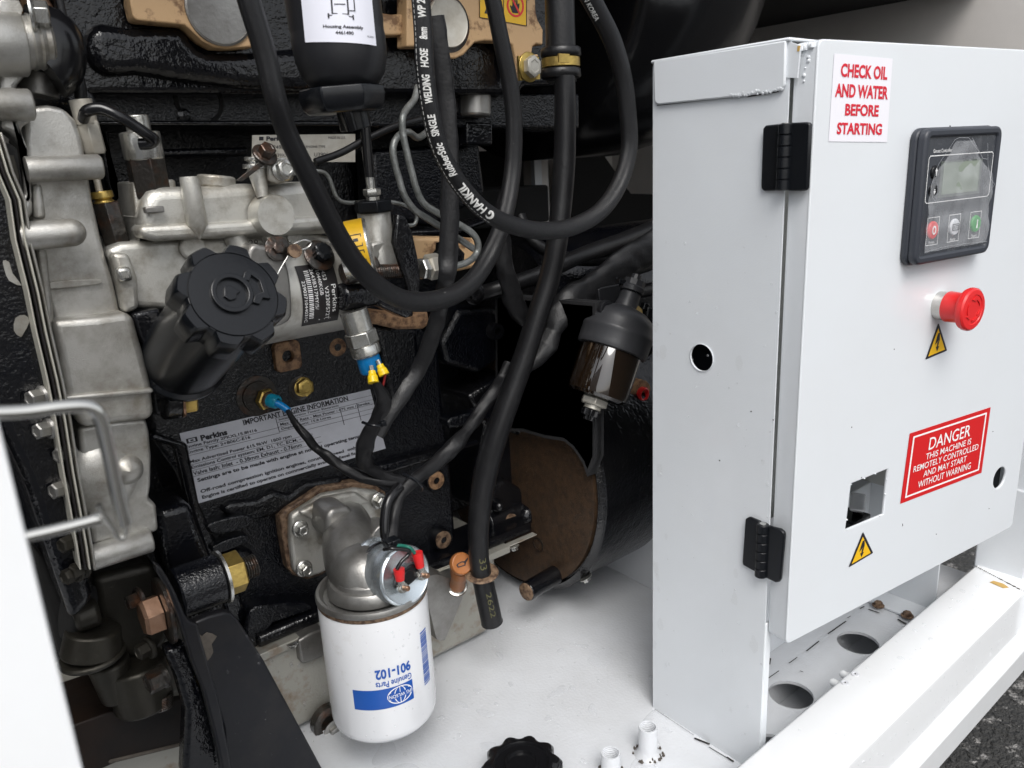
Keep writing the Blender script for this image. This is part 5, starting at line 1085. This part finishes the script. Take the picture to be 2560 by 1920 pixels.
b = MB('plate_metal'); b.lathe(wb, d, [W(78, -30), W(84, -24), W(84, 12), W(70, 20)], 6, a0=.3); b.lathe(wb, d, [W(50, -55), W(50, -25)], 24); b.m('rubber_gloss').lathe(wb, d, [W(30, -125), W(32, -100), W(50, -98), W(52, -60), W(40, -52)], 24, fn=lambda a, r, h: 1+.12*math.cos(a*2*math.pi*8)); b.build('drain_cock', ws, .0006)
p = at(k(5, 1930, 395), .59); b = MB('brass'); b.lathe(p+V((-.01, .01, 0)), (.35, -1, .1), [(.016, -.01), (.017, 0), (.016, .012), (.013, .014)], 6, a0=.5); b.build('brass_plug', ws, .0006)
b = MB('plastic'); b.cyl(at(k(5, 1965, 470), .60), at(k(5, 1985, 330), .60), .009); b.cyl(at(k(5, 1950, 350), .60), at(k(5, 1965, 305), .60), .005); b.lathe(at(k(5, 1985, 600), .59), (0, -1, 0), [(.009, -.01), (.009, 0)], 16); b.build('side_port', ws, .001)
b = MB('plastic_matte'); b.slab(K(5, (1662, 215), (1690, 203), (1850, 170), (1870, 330), (1800, 400), (1680, 400)), .625, .004); b.build('mounting_plate', ws, .001)
b = MB('plastic_matte'); b.curvemesh([circ((0, 0), .0105, 24), circ((0, 0), .006, 20)], -.003, .003, facefn(at(k(5, 1708, 345), .60), (1, 0, 0), (0, 0, 1)), .0008); b.build('lifting_eye', ws)
b = MB('plastic'); b.box((0, 0, 0), (.012, .006, .008), facefn(at(k(5, 1762, 175), .61), (1, 0, -.3), (.3, 0, 1))); b.tube([at(k(5, *q), .612) for q in ((1775, 140), (1800, 180), (1815, 240))], .0015, 8, 5); b.build('cable_tie', ws, .0005)
b = MB('plastic_matte'); f2 = lambda v: (lambda a, h: wb + d*(h*sc) + (basis(d)[0]*math.cos(a)+basis(d)[1]*math.sin(a))*(197*sc+v[2]))
x_, y_, _z = basis(d); vd = unit(CAMPOS-wb); ac = math.atan2(vd.dot(y_), vd.dot(x_))
def dome(v): a = ac + (v[0]-.5)*.55 + .75; h = 468+22*v[1]; return wb + d*(h*sc) + (x_*math.cos(a)+y_*math.sin(a))*(200*sc+.0004+v[2])

# ================================================================== TOP FUEL FILTER CANISTER
tf = thing('fuel_filter', 'black plastic filter canister with white housing label hanging at the top', 'fuel filter', (.35, .55, .8))
t0 = at((832, 0), .56); t1 = at((862, 205), .56); d = unit(t1-t0); ext = t0-d*.06; s_ = mpp((850, 150), .56)
LT = (t1-ext).length; RT = 116*s_
b = MB('plastic_matte'); b.lathe(ext, d, [(RT, 0), (RT, LT-.040), (RT*.985, LT-.036), (RT*.985, LT-.034), (RT*1.0, LT-.030), (RT*.98, LT-.016), (RT*.88, LT-.004), (RT*.70, LT+.004), (RT*.5, LT+.006)], 80); b.build('canister', tf, sharp=40)
for i in range(24):
    pass
x_, y_, z_ = basis(d)

b = MB('plastic'); nb_ = ext+d*(LT+.004)+V((-.004, 0, 0)); b.lathe(nb_, d, [(.030, 0), (.031, .006), (.029, .014), (.025, .018)], 20, fn=lambda a, r, h: 1+.06*math.cos(a*2*math.pi*6)); b.cyl(nb_+d*.012+V((.006, 0, 0)), nb_+d*.030+V((.008, 0, 0)), .012); b.build('drain_cap', tf, .001)
b = MB('rubber_gloss'); b.tube([at(k(2, 25, 680), .55), at(k(2, 45, 740), .55), at(k(2, 75, 830), .553)], pxr(2, 50, 760, .55, 40), 20, 5); b.build('drain_hose', tf)
vd = unit(CAMPOS-t0); ac = math.atan2(vd.dot(y_), vd.dot(x_))
def tfpx(p):
    # intersect the ray with the tilted cylinder
    dr = ray(p); o = CAMPOS-ext; dp = dr-d*dr.dot(d); op = o-d*o.dot(d)
    A = dp.dot(dp); B = 2*dp.dot(op); C = op.dot(op)-RT*RT; D = max(0, B*B-4*A*C); t = (-B-math.sqrt(D))/(2*A); q = o+dr*t
    return math.atan2(q.dot(y_), q.dot(x_)), q.dot(d)
def tfs(v): return ext + d*v[1] + (x_*math.cos(v[0])+y_*math.sin(v[0]))*(RT+.0004+v[2])
_w = lambda q: ((q[0]-qr[0]+math.pi) % (2*math.pi)-math.pi+qr[0], q[1])
qr = tfpx((850, 60)); qa = _w(tfpx((764, 106))); qb = _w(tfpx((940, 115))); qc = _w(tfpx((925, -40))); qd = _w(tfpx((750, -40)))
MB.TS = True
def lab(v):
    u, w_ = v[0], v[1]; a = (qa[0]*(1-u)+qb[0]*u)*(1-w_)+(qd[0]*(1-u)+qc[0]*u)*w_; h = (qa[1]*(1-u)+qb[1]*u)*(1-w_)+(qd[1]*(1-u)+qc[1]*u)*w_
    return tfs((a, h, v[2]))
b = MB('paper'); n_ = 12; b.add([(i/n_, j, 0) for j in (0, 1) for i in range(n_+1)], [(i, i+1, n_+2+i, n_+1+i) for i in range(n_)], lab); b.m('black_ink')
b.text('Housing Assembly', (.28, .22, .80, .29), lab, bold=.03); b.text('4461490', (.43, .13, .66, .19), lab, bold=.03); b.text('46L4904-1', (.85, .12, .97, .15), lab)
for P in ([(.37, .44), (.66, .42), (.66, .435), (.37, .455)], [(.40, .47), (.40, .80), (.42, .80), (.42, .47)], [(.60, .46), (.60, .80), (.62, .80), (.62, .46)], [(.40, .47), (.62, .46), (.62, .475), (.40, .485)], [(.44, .62), (.58, .62), (.58, .635), (.44, .635)], [(.40, .80), (.62, .80), (.62, .785), (.40, .785)], [(.62, .52), (.70, .52), (.70, .534), (.62, .534)], [(.69, .52), (.705, .52), (.705, .72), (.69, .72)], [(.35, .40), (.37, .40), (.37, .48), (.35, .48)], [(.66, .38), (.68, .38), (.68, .46), (.66, .46)]):
    b.add([(x, y, .0003) for x, y in P], [(0, 1, 2, 3)], lab)
b.build('paper_label', tf)
# ================================================================== HOSES
h1 = [(608, -60, .50), (622, 0, .50), (661, 130, .50), (690, 250, .50), (719, 335, .505), (774, 447, .51), (815, 530, .515), (855, 605, .52), (908, 680, .525), (975, 735, .53), (1044, 755, .535), (1122, 742, .54), (1180, 704, .545), (1225, 635, .55), (1260, 545, .55), (1281, 428, .555), (1285, 311, .555), (1276, 218, .555), (1256, 117, .555), (1228, -20, .555)]
o, H1 = tubep('black_hose', 'hose_rib', 0, h1, .52, [30, 29.5, 28, 27, 26.5, 26, 26, 25.5, 25.5, 25, 25, 25, 24, 23, 22, 21.5, 21, 21, 21, 21], sub=10, n=24)
tag(o, 'long plain black rubber hose hanging in a loop in front of the pump', 'hose', 'black rubber hoses')
h2 = [(1046, -60), (1052, 0), (1058, 80), (1061, 155), (1070, 240), (1087, 330), (1115, 405), (1160, 475), (1215, 530), (1278, 562), (1355, 577), (1430, 567), (1500, 528), (1548, 460), (1572, 375), (1570, 290), (1558, 195), (1532, 105), (1495, 30), (1450, -50)]
o, H2 = tubep('welding_hose', 'hose_rib', 0, [(x, y, .50+.00004*i) for i, (x, y) in enumerate(h2)], .50, [24, 24, 24, 24, 23, 22.5, 22, 22, 22, 22.5, 22.5, 22, 21.5, 21, 21, 21.5, 22, 23, 24, 25], sub=10, n=24)
wh = tag(o, 'black welding hose with white lettering, looping down beside the cabinet', 'hose', 'black rubber hoses')
def along(Hb):
    Q, T, uv, rad = Hb.path
    def fn(v):
        s_ = max(uv[0], min(uv[-1], v[0])); i = 0
        lo, hi = 0, len(uv)-1
        while hi-lo > 1:
            m_ = (lo+hi)//2
            if uv[m_] <= s_: lo = m_
            else: hi = m_
        t = (s_-uv[lo])/max(1e-9, uv[hi]-uv[lo]); q = Q[lo].lerp(Q[hi], t); tg = unit(T[lo].lerp(T[hi], t)); r = rad[lo]*(1-t)+rad[hi]*t
        vd = unit(CAMPOS-q); e = unit(vd-tg*vd.dot(tg)); f_ = tg.cross(e); a = v[1]/r
        return q + (e*math.cos(a)+f_*math.sin(a))*(r+.0003+v[2])
    return fn
Q, T, uv, rad = H2.path
def s_at(p): 
    best = min(range(len(Q)), key=lambda i: (Q[i]-at(p, .50)).length); return uv[best]
fn0 = along(H2)
# text reads up the hose on the left run: direction of increasing u = decreasing arc length
b = MB('hose_ink')
def htext(s_, pa, pb, size, bold=.02, shear=.25, dv_=0.0):
    sa, sb = s_at(pa), s_at(pb); sg = 1 if sb > sa else -1; L = abs(sb-sa)
    b.text(s_, (0, -size/2, L, size/2), lambda v: fn0((sa+sg*v[0], (v[1]+dv_)*(-sg), v[2])), bold=bold, shear=shear)
htext('HANKIL', (1204, 517), (1152, 444), .0064, .035, .12)
htext('RubberStic', (1138, 428), (1107, 352), .0058, .025, .3)
htext('SINGLE', (1096, 333), (1083, 280), .0055, .03, .1)
htext('WELDING', (1077, 262), (1068, 192), .0055, .03, .2)
htext('HOSE', (1064, 170), (1062, 127), .0055, .03, .2)
htext('8mm', (1061, 105), (1060, 69), .0055, .03, .2)
htext('WP 20', (1058, 46), (1054, -5), .0055, .03, .2)
htext('IN KOREA', (1450, 4), (1484, 52), .0042, .02, .1, -.0035)
# emblem C before HANKIL
sc_ = s_at((1215, 527)); b.curvemesh([[(.0035*math.cos(t*.25+.7), .0035*math.sin(t*.25+.7)) for t in range(0, 20)] + [(.001+.0022*math.cos(t*.25+.7), .0022*math.sin(t*.25+.7)) for t in range(19, -1, -1)]], 0, .0001, lambda v: fn0((sc_-v[0], v[1], v[2])))
b.curvemesh([circ((.0015, -.001), .0011, 12)], 0, .0001, lambda v: fn0((sc_-v[0], v[1], v[2])))
# dashed line
s0, s1 = s_at((1052, 0)), s_at((1225, 545)); s_ = s0
while s_ < s1:
    L = .0016+R0.random()*.0012; b.box((s_, .0055, 0), (s_+L, .0059, .0001), lambda v: fn0((v[0], v[1], v[2]))); s_ += L+.0014
b.build('printed_lettering', wh)
# breather hose with clamp and end
br_ = [(1412, 190, .62), (1413, 300, .62), (1411, 400, .62), (1405, 490, .62), (1393, 600, .62), (1372, 700, .625), (1340, 800, .63), (1308, 900, .635), (1272, 1000, .64), (1240, 1090, .645), (1215, 1180, .65), (1200, 1270, .65), (1196, 1340, .65), (1198, 1400, .65), (1207, 1450, .65), (1218, 1500, .65), (1230, 1555, .65)]
o, B1 = tubep('breather_hose', 'rubber', 0, br_, .63, [26, 27, 28, 27, 27, 27, 27, 28, 29, 30, 30, 28, 26, 25, 26, 27, 27], sub=8, n=28)
bh = tag(o, 'thick black breather hose running down to open end beside orange dipstick', 'hose', 'black rubber hoses')
Q, T, uv, rad = B1.path
fnb = along(B1); b = MB('yellow_ink')
def stx(s_, p, dv_=0, L=.012, sz=.006):
    i = min(range(len(Q)), key=lambda i: (Q[i]-at(p, .65)).length); s0 = uv[i]; b.text(s_, (0, -sz/2, L, sz/2), lambda v: fnb((s0+v[0], -(v[1]+dv_), v[2])))
stx('33', (1207, 1385), .004, .014, .008); stx('2622', (1218, 1463), .003, .034, .006); b.build('yellow_marking', bh)
b = MB('rust'); p = at((1204, 1432), .65); b.lathe(p, (-.1, -.15, 1), [(.0175, -.0014), (.0195, 0), (.0175, .0014)], 32); b.build('rust_clip', bh)
b = MB('rusty_steel'); b.m('foam').lathe(B1.path[0][-1], B1.path[1][-1], [(.013, .0002), (.012, .0004)], 24); b.build('open_end', bh)
rh = thing('radiator_hose', 'thick black rubber hose with gold band clamp under yellow hand sticker', 'hose', (.62, .62, .7), 'black rubber hoses')
ct = V((0, 0, -1)); p = at((1398, -40), .63); q = at((1404, 205), .63); s_ = mpp((1400, 150), .63)
b = MB('rubber'); b.cyl(p, q, 36*s_, 38*s_, 40); b.build('hose_body', rh)
dd = unit(q-p); b = MB('rubber')
for y in (132, 184): c = at((1402, y), .63); b.lathe(c, dd, [(46*s_, -12*s_), (50*s_, -9*s_), (51*s_, 8*s_), (46*s_, 12*s_)], 48)
b.build('rubber_collar', rh, sharp=60)
c = at((1402, 157), .63); b = MB('brass'); b.lathe(c, dd, [(47*s_, -11*s_), (48*s_, -10*s_), (48*s_, 10*s_), (47*s_, 11*s_)], 48); b.box((c.x-.030, .60, c.z-.004), (c.x-.016, .602, c.z+.004)); b.build('band_clamp', rh)
# sleeve strap (flattened) behind the welding hose
o, _ = tubep('cable_sleeve', 'rubber', 0, [(1085, 40), (1098, 130), (1112, 220), (1120, 320), (1124, 420), (1124, 540), (1120, 640), (1115, 700), (1100, 770, .63), (1078, 850, .64), (1045, 925, .65), (1005, 990, .65), (970, 1045, .65), (945, 1090, .65)], .60, [26, 26, 24, 23, 23, 23, 23, 22, 20, 22, 20, 18, 16, 15], flat=.35, wob=.10, seed=2)
tag(o, 'flat black wrinkled cable sleeve hanging straight behind the lettered hose', 'cable sleeve', 'black wrapped cables')
o, _ = tubep('thin_cable', 'rubber', 2, [(-160, 1040), (0, 985), (150, 905), (300, 835), (400, 800), (520, 770)], .66, 9); tag(o, 'thin straight dark rod crossing in front of the metal type plate', 'rod')
# crumpled loom sleeve at right
o, _ = tubep('loom_sleeve', 'rubber', 5, [(2120, -130), (1990, -40), (1850, 30), (1720, 120), (1600, 210), (1500, 280), (1420, 380), (1370, 480), (1330, 570), (1270, 660), (1200, 720)], .66, [44, 40, 36, 30, 32, 38, 36, 22, 30, 20, 14], flat=.40, wob=.07, n=32, sub=14, seed=5)
tag(o, 'wide crumpled black plastic sleeve running from behind cabinet toward breather hose', 'cable sleeve', 'black wrapped cables')
o, _ = tubep('loom_sleeve', 'sleeve', 5, [(1080, -400), (1040, -200), (1050, 0), (1070, 120), (1110, 260), (1160, 370), (1240, 420), (1330, 400), (1450, 330), (1600, 300), (1680, 280)], .70, [20, 20, 22, 24, 26, 24, 20, 22, 24, 20, 14], flat=.5, wob=.15, n=28, sub=12, seed=9)
tag(o, 'crumpled black sleeve behind the breather hose, higher up', 'cable sleeve', 'black wrapped cables')
o, _ = tubep('wire_harness', 'sleeve', 0, [(1272, 905, .67), (1255, 945, .67), (1240, 975, .66), (1212, 1010, .66), (1190, 1045, .66), (1165, 1080, .655), (1140, 1110, .65), (1110, 1140, .65), (1070, 1175, .645), (1030, 1205, .64), (1000, 1240, .64), (985, 1290, .635), (980, 1350, .62), (978, 1365, .62)], .65, [10, 14, 18, 16, 17, 15, 20, 21, 18, 16, 15, 15, 15, 12], flat=.6, wob=.12, n=24, sub=12, seed=3)
tag(o, 'black wrapped wire harness descending from right to the round pressure switch', 'wire harness', 'black wrapped cables')
o, _ = tubep('wire_harness', 'sleeve', 0, [(940, 955, .61), (955, 985, .615), (958, 1010, .62), (940, 1050, .63), (925, 1080, .635), (912, 1115, .64), (910, 1150, .645), (930, 1175, .65), (965, 1192, .65), (1010, 1205, .645)], .65, [8, 16, 19, 15, 20, 24, 20, 14, 13, 12], flat=.6, wob=.14, n=24, sub=12, seed=7)
tag(o, 'black wrapped wire harness below the yellow solenoid terminals', 'wire harness', 'black wrapped cables')
o, _ = tubep('wire_harness', 'sleeve', 0, [(718, 1026, .70), (740, 1060, .70), (765, 1090, .69), (790, 1120, .69), (820, 1140, .68), (860, 1170, .67), (910, 1195, .66), (960, 1207, .65), (1010, 1212, .645)], .68, [5, 8, 11, 10, 13, 13, 13, 12, 11], flat=.8, wob=.2, n=20, sub=12, seed=4)
tag(o, 'thin twisted black wire from blue sender across the white label', 'wire harness', 'black wrapped cables')
o, _ = tubep('sender_wire', 'blue_plastic', 0, [(690, 1008, .715), (700, 1012, .712), (712, 1020, .708), (722, 1028, .705)], .70, 9); tag(o, 'bright blue crimp connector at end of wire on the blue sender', 'connector')
o, _ = tubep('thin_wire', 'rubber_gloss', 0, [(978, 1360, .62), (965, 1350, .625), (962, 1300, .63), (972, 1250, .635), (1000, 1215, .64)], .63, 13); tag(o, 'second black cable beside the harness down to the pressure switch', 'cable')
o, _ = tubep('red_wire', 'red_wire', 5, [(292, 760, .61), (280, 820, .612), (266, 880, .615), (258, 950, .62)], .61, 3); tag(o, 'dark red wire below the yellow terminals', 'wire')
b = MB('plastic')
ct_ = thing('cable_tie', 'black cable tie clasping the harness at the upper junction near the label', 'cable tie', at((930, 1058), .62), 'black cable ties'); ct_['_o'] = tuple(at((930, 1058), .62))
p = at((930, 1058), .625); b.tube([p+V((-.008, .004, .002)), p+V((-.004, -.009, .001)), p+V((.004, -.009, -.001)), p+V((.009, .003, -.002))], .0015, 8, 5); b.m('plastic').box((p.x+.005, p.y-.010, p.z-.003), (p.x+.010, p.y-.005, p.z+.002)); b.build('strap', ct_, .0006)
ct2 = thing('cable_tie', 'black cable tie at the lower junction where three harnesses meet', 'cable tie', at((1030, 1205), .62), 'black cable ties'); ct2['_o'] = tuple(at((1030, 1205), .62))
p = at((1035, 1200), .625); b = MB('plastic'); b.tube([p+V((-.009, .004, .008)), p+V((-.005, -.006, .005)), p+V((.002, -.008, -.003)), p+V((.006, -.004, -.009)), p+V((.007, .0, -.013))], .0018, 8, 5); b.build('strap', ct2)
ct3 = thing('cable_tie', 'black cable tie just above the round pressure switch', 'cable tie', at((978, 1352), .60), 'black cable ties'); ct3['_o'] = tuple(at((978, 1352), .60))
p = at((978, 1352), .605); b = MB('plastic'); b.box((p.x-.007, p.y-.006, p.z-.002), (p.x+.007, p.y+.006, p.z+.002)); b.box((p.x-.003, p.y-.008, p.z-.005), (p.x+.003, p.y-.005, p.z+.003)); b.build('strap', ct3, .001)
for i_, (pts, r_, lb) in enumerate((
    ([(1660, 560, .80), (1560, 600, .78), (1450, 640, .76), (1340, 690, .76), (1250, 720, .77), (1180, 740, .80)], 20, 'thick dull black cable running behind separator, uppermost of the bundle'),
    ([(1660, 640, .76), (1590, 665, .74), (1500, 700, .73), (1420, 760, .72), (1350, 830, .74), (1290, 900, .77)], 24, 'thick dull black cable behind separator, middle of the bundle'),
    ([(1640, 720, .80), (1560, 740, .79), (1460, 790, .78), (1380, 860, .78), (1340, 950, .80)], 17, 'dull black cable behind separator, lowest of the bundle'),
    ([(1300, 540, .86), (1330, 600, .84), (1400, 640, .82), (1500, 650, .80), (1600, 620, .80)], 15, 'dull black cable sagging under the big hose loop'))):
    o, _ = tubep('power_cable', 'rubber', 0, pts, .75, r_, n=20, wob=.04, seed=i_); tag(o, lb, 'cable', 'black wrapped cables')
MB.TS = False
# ================================================================== SMALL LEFT FITTINGS
lf = thing('injector_line', 'black curved fuel hose with silver injector nuts beside the timing cover', 'fuel line', (.2, .68, .6))
tubep('hose', 'rubber_gloss', 1, [(535, 770, .67), (560, 715, .66), (650, 700, .655), (760, 745, .65), (860, 805, .65), (940, 860, .65), (985, 895, .652), (960, 920, .656), (900, 925, .66)], .66, [13, 15, 15, 14, 14, 14, 15, 15, 15], lf, n=20)
b = MB('zinc'); a = at(k(1, 895, 845), .68); b.lathe(a, (0.02, 0, -1), [(.009, -.012), (.009, 0), (.0145, .0005), (.0150, .0015), (.0150, .020), (.0140, .022)], 28); b.build('injector_nut', lf, .001)
b = MB('dark_alu'); b.m('rusty_steel').lathe(at(k(1, 920, 972), .68), (0.03, 0, -1), [(.0140, 0), (.0150, .001), (.0150, .034), (.014, .036)], 6); b.build('hex_body', lf, .0006)
b = MB('plate_metal'); b.lathe(at(k(1, 560, 780), .68), (.08, 0, -1), [(.0080, 0), (.0085, .001), (.0085, .022), (.007, .024)], 6, a0=.3); b.lathe(at(k(1, 515, 640), .68), (.08, 0, -1), [(.008, 0), (.008, .018)], 16); b.build('square_fitting', lf, .0005)
tubep('steel_pipe', 'plate_metal', 1, [(570, 890), (590, 990), (610, 1100), (640, 1230)], .69, 8.5, lf)
b = MB('brass'); b.lathe(at(k(1, 650, 1230), .69), (.08, 0, -1), [(.0075, 0), (.008, .001), (.008, .005), (.006, .006), (.0075, .008), (.0075, .012), (.006, .014)], 24); b.build('brass_ferrule', lf)
b = MB('dark_alu'); b.m('rusty_steel').lathe(at(k(1, 680, 1300), .69), (.10, 0, -1), [(.0098, 0), (.0105, .001), (.0105, .050), (.0095, .052)], 6, a0=.3); b.build('hex_rod', lf, .0006)
o, _ = tubep('leak_off_pipe', 'rubber', 1, [(365, -60), (395, 60), (420, 200), (455, 360), (490, 460), (512, 560), (520, 640)], .70, [10, 10, 11, 12, 14, 16, 14]); tag(o, 'dark sleeved pipe at top left dropping to the silver fitting', 'pipe')
# ================================================================== BACKGROUND DARK ITEMS
ac_ = thing('air_cleaner', 'big rounded black air cleaner drum under the roof at top', 'air cleaner', (1., .95, .7))
cc = at((1530, -75), .98); RA = ((at((1800, 20), .98)-cc).length)
b = MB('rubber_gloss'); b.lathe(cc+V((-.22, 0, 0)), (1, 0, .0), [(RA*.9, 0), (RA, .02), (RA, .20), (RA*.97, .25), (RA*.85, .30), (RA*.5, .325), (0, .33)], 72); b.build('drum', ac_, sharp=60)
b = MB('rubber'); b.lathe(at((1420, 130), .95), (1, 0, -.1), [(.09, -.1), (.10, -.08), (.10, .03), (.09, .06), (.06, .08)], 56); b.build('intake_duct', ac_, sharp=60)
rc_ = thing('radiator_cowl', 'dark fan cowl and frame behind the hoses', 'cowl', (1., 1.1, .3))
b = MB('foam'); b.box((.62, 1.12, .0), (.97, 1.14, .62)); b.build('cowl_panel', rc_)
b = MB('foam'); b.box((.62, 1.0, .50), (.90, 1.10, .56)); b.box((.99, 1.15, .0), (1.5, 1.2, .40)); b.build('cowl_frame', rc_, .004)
b = MB('block_smooth'); b.lathe((.75, .93, .38), (1, 0, 0), [(.10, 0), (.11, .02), (.11, .4)], 48); b.build('top_box', eng, sharp=50)
# ================================================================== WATER DROPS
def drops(name, fn, n, r0, r1, lab, elong=1.0, m='water'):
    b = MB(m)
    for i in range(n):
        q = fn(); 
        if q is None: continue
        p, nn = q; r = r0+(r1-r0)*R0.random()**2.2; x, y, z = basis(nn)
        L = elong if R0.random() < .4 else 1
        R = []
        for (rr, h) in ((1, 0), (.92, .22), (.7, .42), (.35, .54)):
            R.append([V(p)+z*(h*r*.8)+x*(math.cos(t*math.pi/5)*r*rr)+y*(math.sin(t*math.pi/5)*r*rr*L) for t in range(10)])
        b.rings(R, cap0=False)
    o = b.build(name, None, sharp=80); return tag(o, lab, 'water drops', kind='stuff')
drops('water_drops', lambda: (V((XS-.0001, R0.uniform(.36, .49), R0.uniform(.02, .55))), V((-1, 0, 0))), 60, .0006, .0019, 'clear water drops on left side of the cabinet', 1.4)
def fdrop():
    a = R0.uniform(-1.4, 1.4); h = R0.uniform(.004, HF-.015); q = can((a, h, -.0003)); return q, V((q.x-FX, q.y-FY, 0))
drops('water_drops', fdrop, 90, .0005, .0017, 'water drops on the white oil filter', 1.3)
drops('water_drops', lambda: (V((R0.uniform(.6, 1.06), .2798, R0.uniform(-.01, .042))), V((0, -1, 0))), 90, .0006, .0016, 'water drops on front face of the rail', 2.0)
drops('water_drops', lambda: (V((R0.uniform(.58, 1.05), R0.uniform(.288, .34), .0503)), V((0, 0, 1))), 45, .0008, .0035, 'flat water drops on top of the rail', 1.2)
drops('water_drops', lambda: (at((R0.uniform(560, 800), R0.uniform(1580, 1900)), .6399), V((0, -1, 0))), 40, .0007, .0022, 'water drops on the black mounting bracket', 1.5, 'water_dark')
drops('water_drops', lambda: (V((R0.uniform(.26, .54), .7329, R0.uniform(.02, .10))), V((0, -1, 0))), 70, .0008, .0022, 'water drops on the grey sump', 1.3)
drops('water_drops', lambda: (V((R0.uniform(.26, .62), R0.uniform(.42, .80), 0)), V((0, 0, 1))), 110, .0006, .0030, 'water drops scattered on the white floor', 1.6)
# low flat puddles on the floor
b = MB('water')
for i in range(46):
    c = (R0.uniform(.28, .62), R0.uniform(.42, .82)); r = .003+.014*R0.random()**2.5; th = R0.random()*6.28; el = R0.uniform(1, 2.6)
    R = []
    for rr, h in ((1, .0002), (.93, .0007), (.8, .00095), (.0+.4, .001)):
        R.append([V((c[0]+(math.cos(t*math.pi/14)*math.cos(th)*el-math.sin(t*math.pi/14)*math.sin(th))*r*rr*(1+.12*math.sin(3*t*math.pi/14+i)), c[1]+(math.cos(t*math.pi/14)*math.sin(th)*el+math.sin(t*math.pi/14)*math.cos(th))*r*rr*(1+.12*math.sin(3*t*math.pi/14+i)), h)) for t in range(28)])
    b.rings(R, cap0=False)
tag(b.build('floor_puddles', None, sharp=80), 'shallow water puddles on the white floor', 'puddles', kind='stuff')
for o in list(bpy.data.objects):
    if '_o' in o: del o['_o']
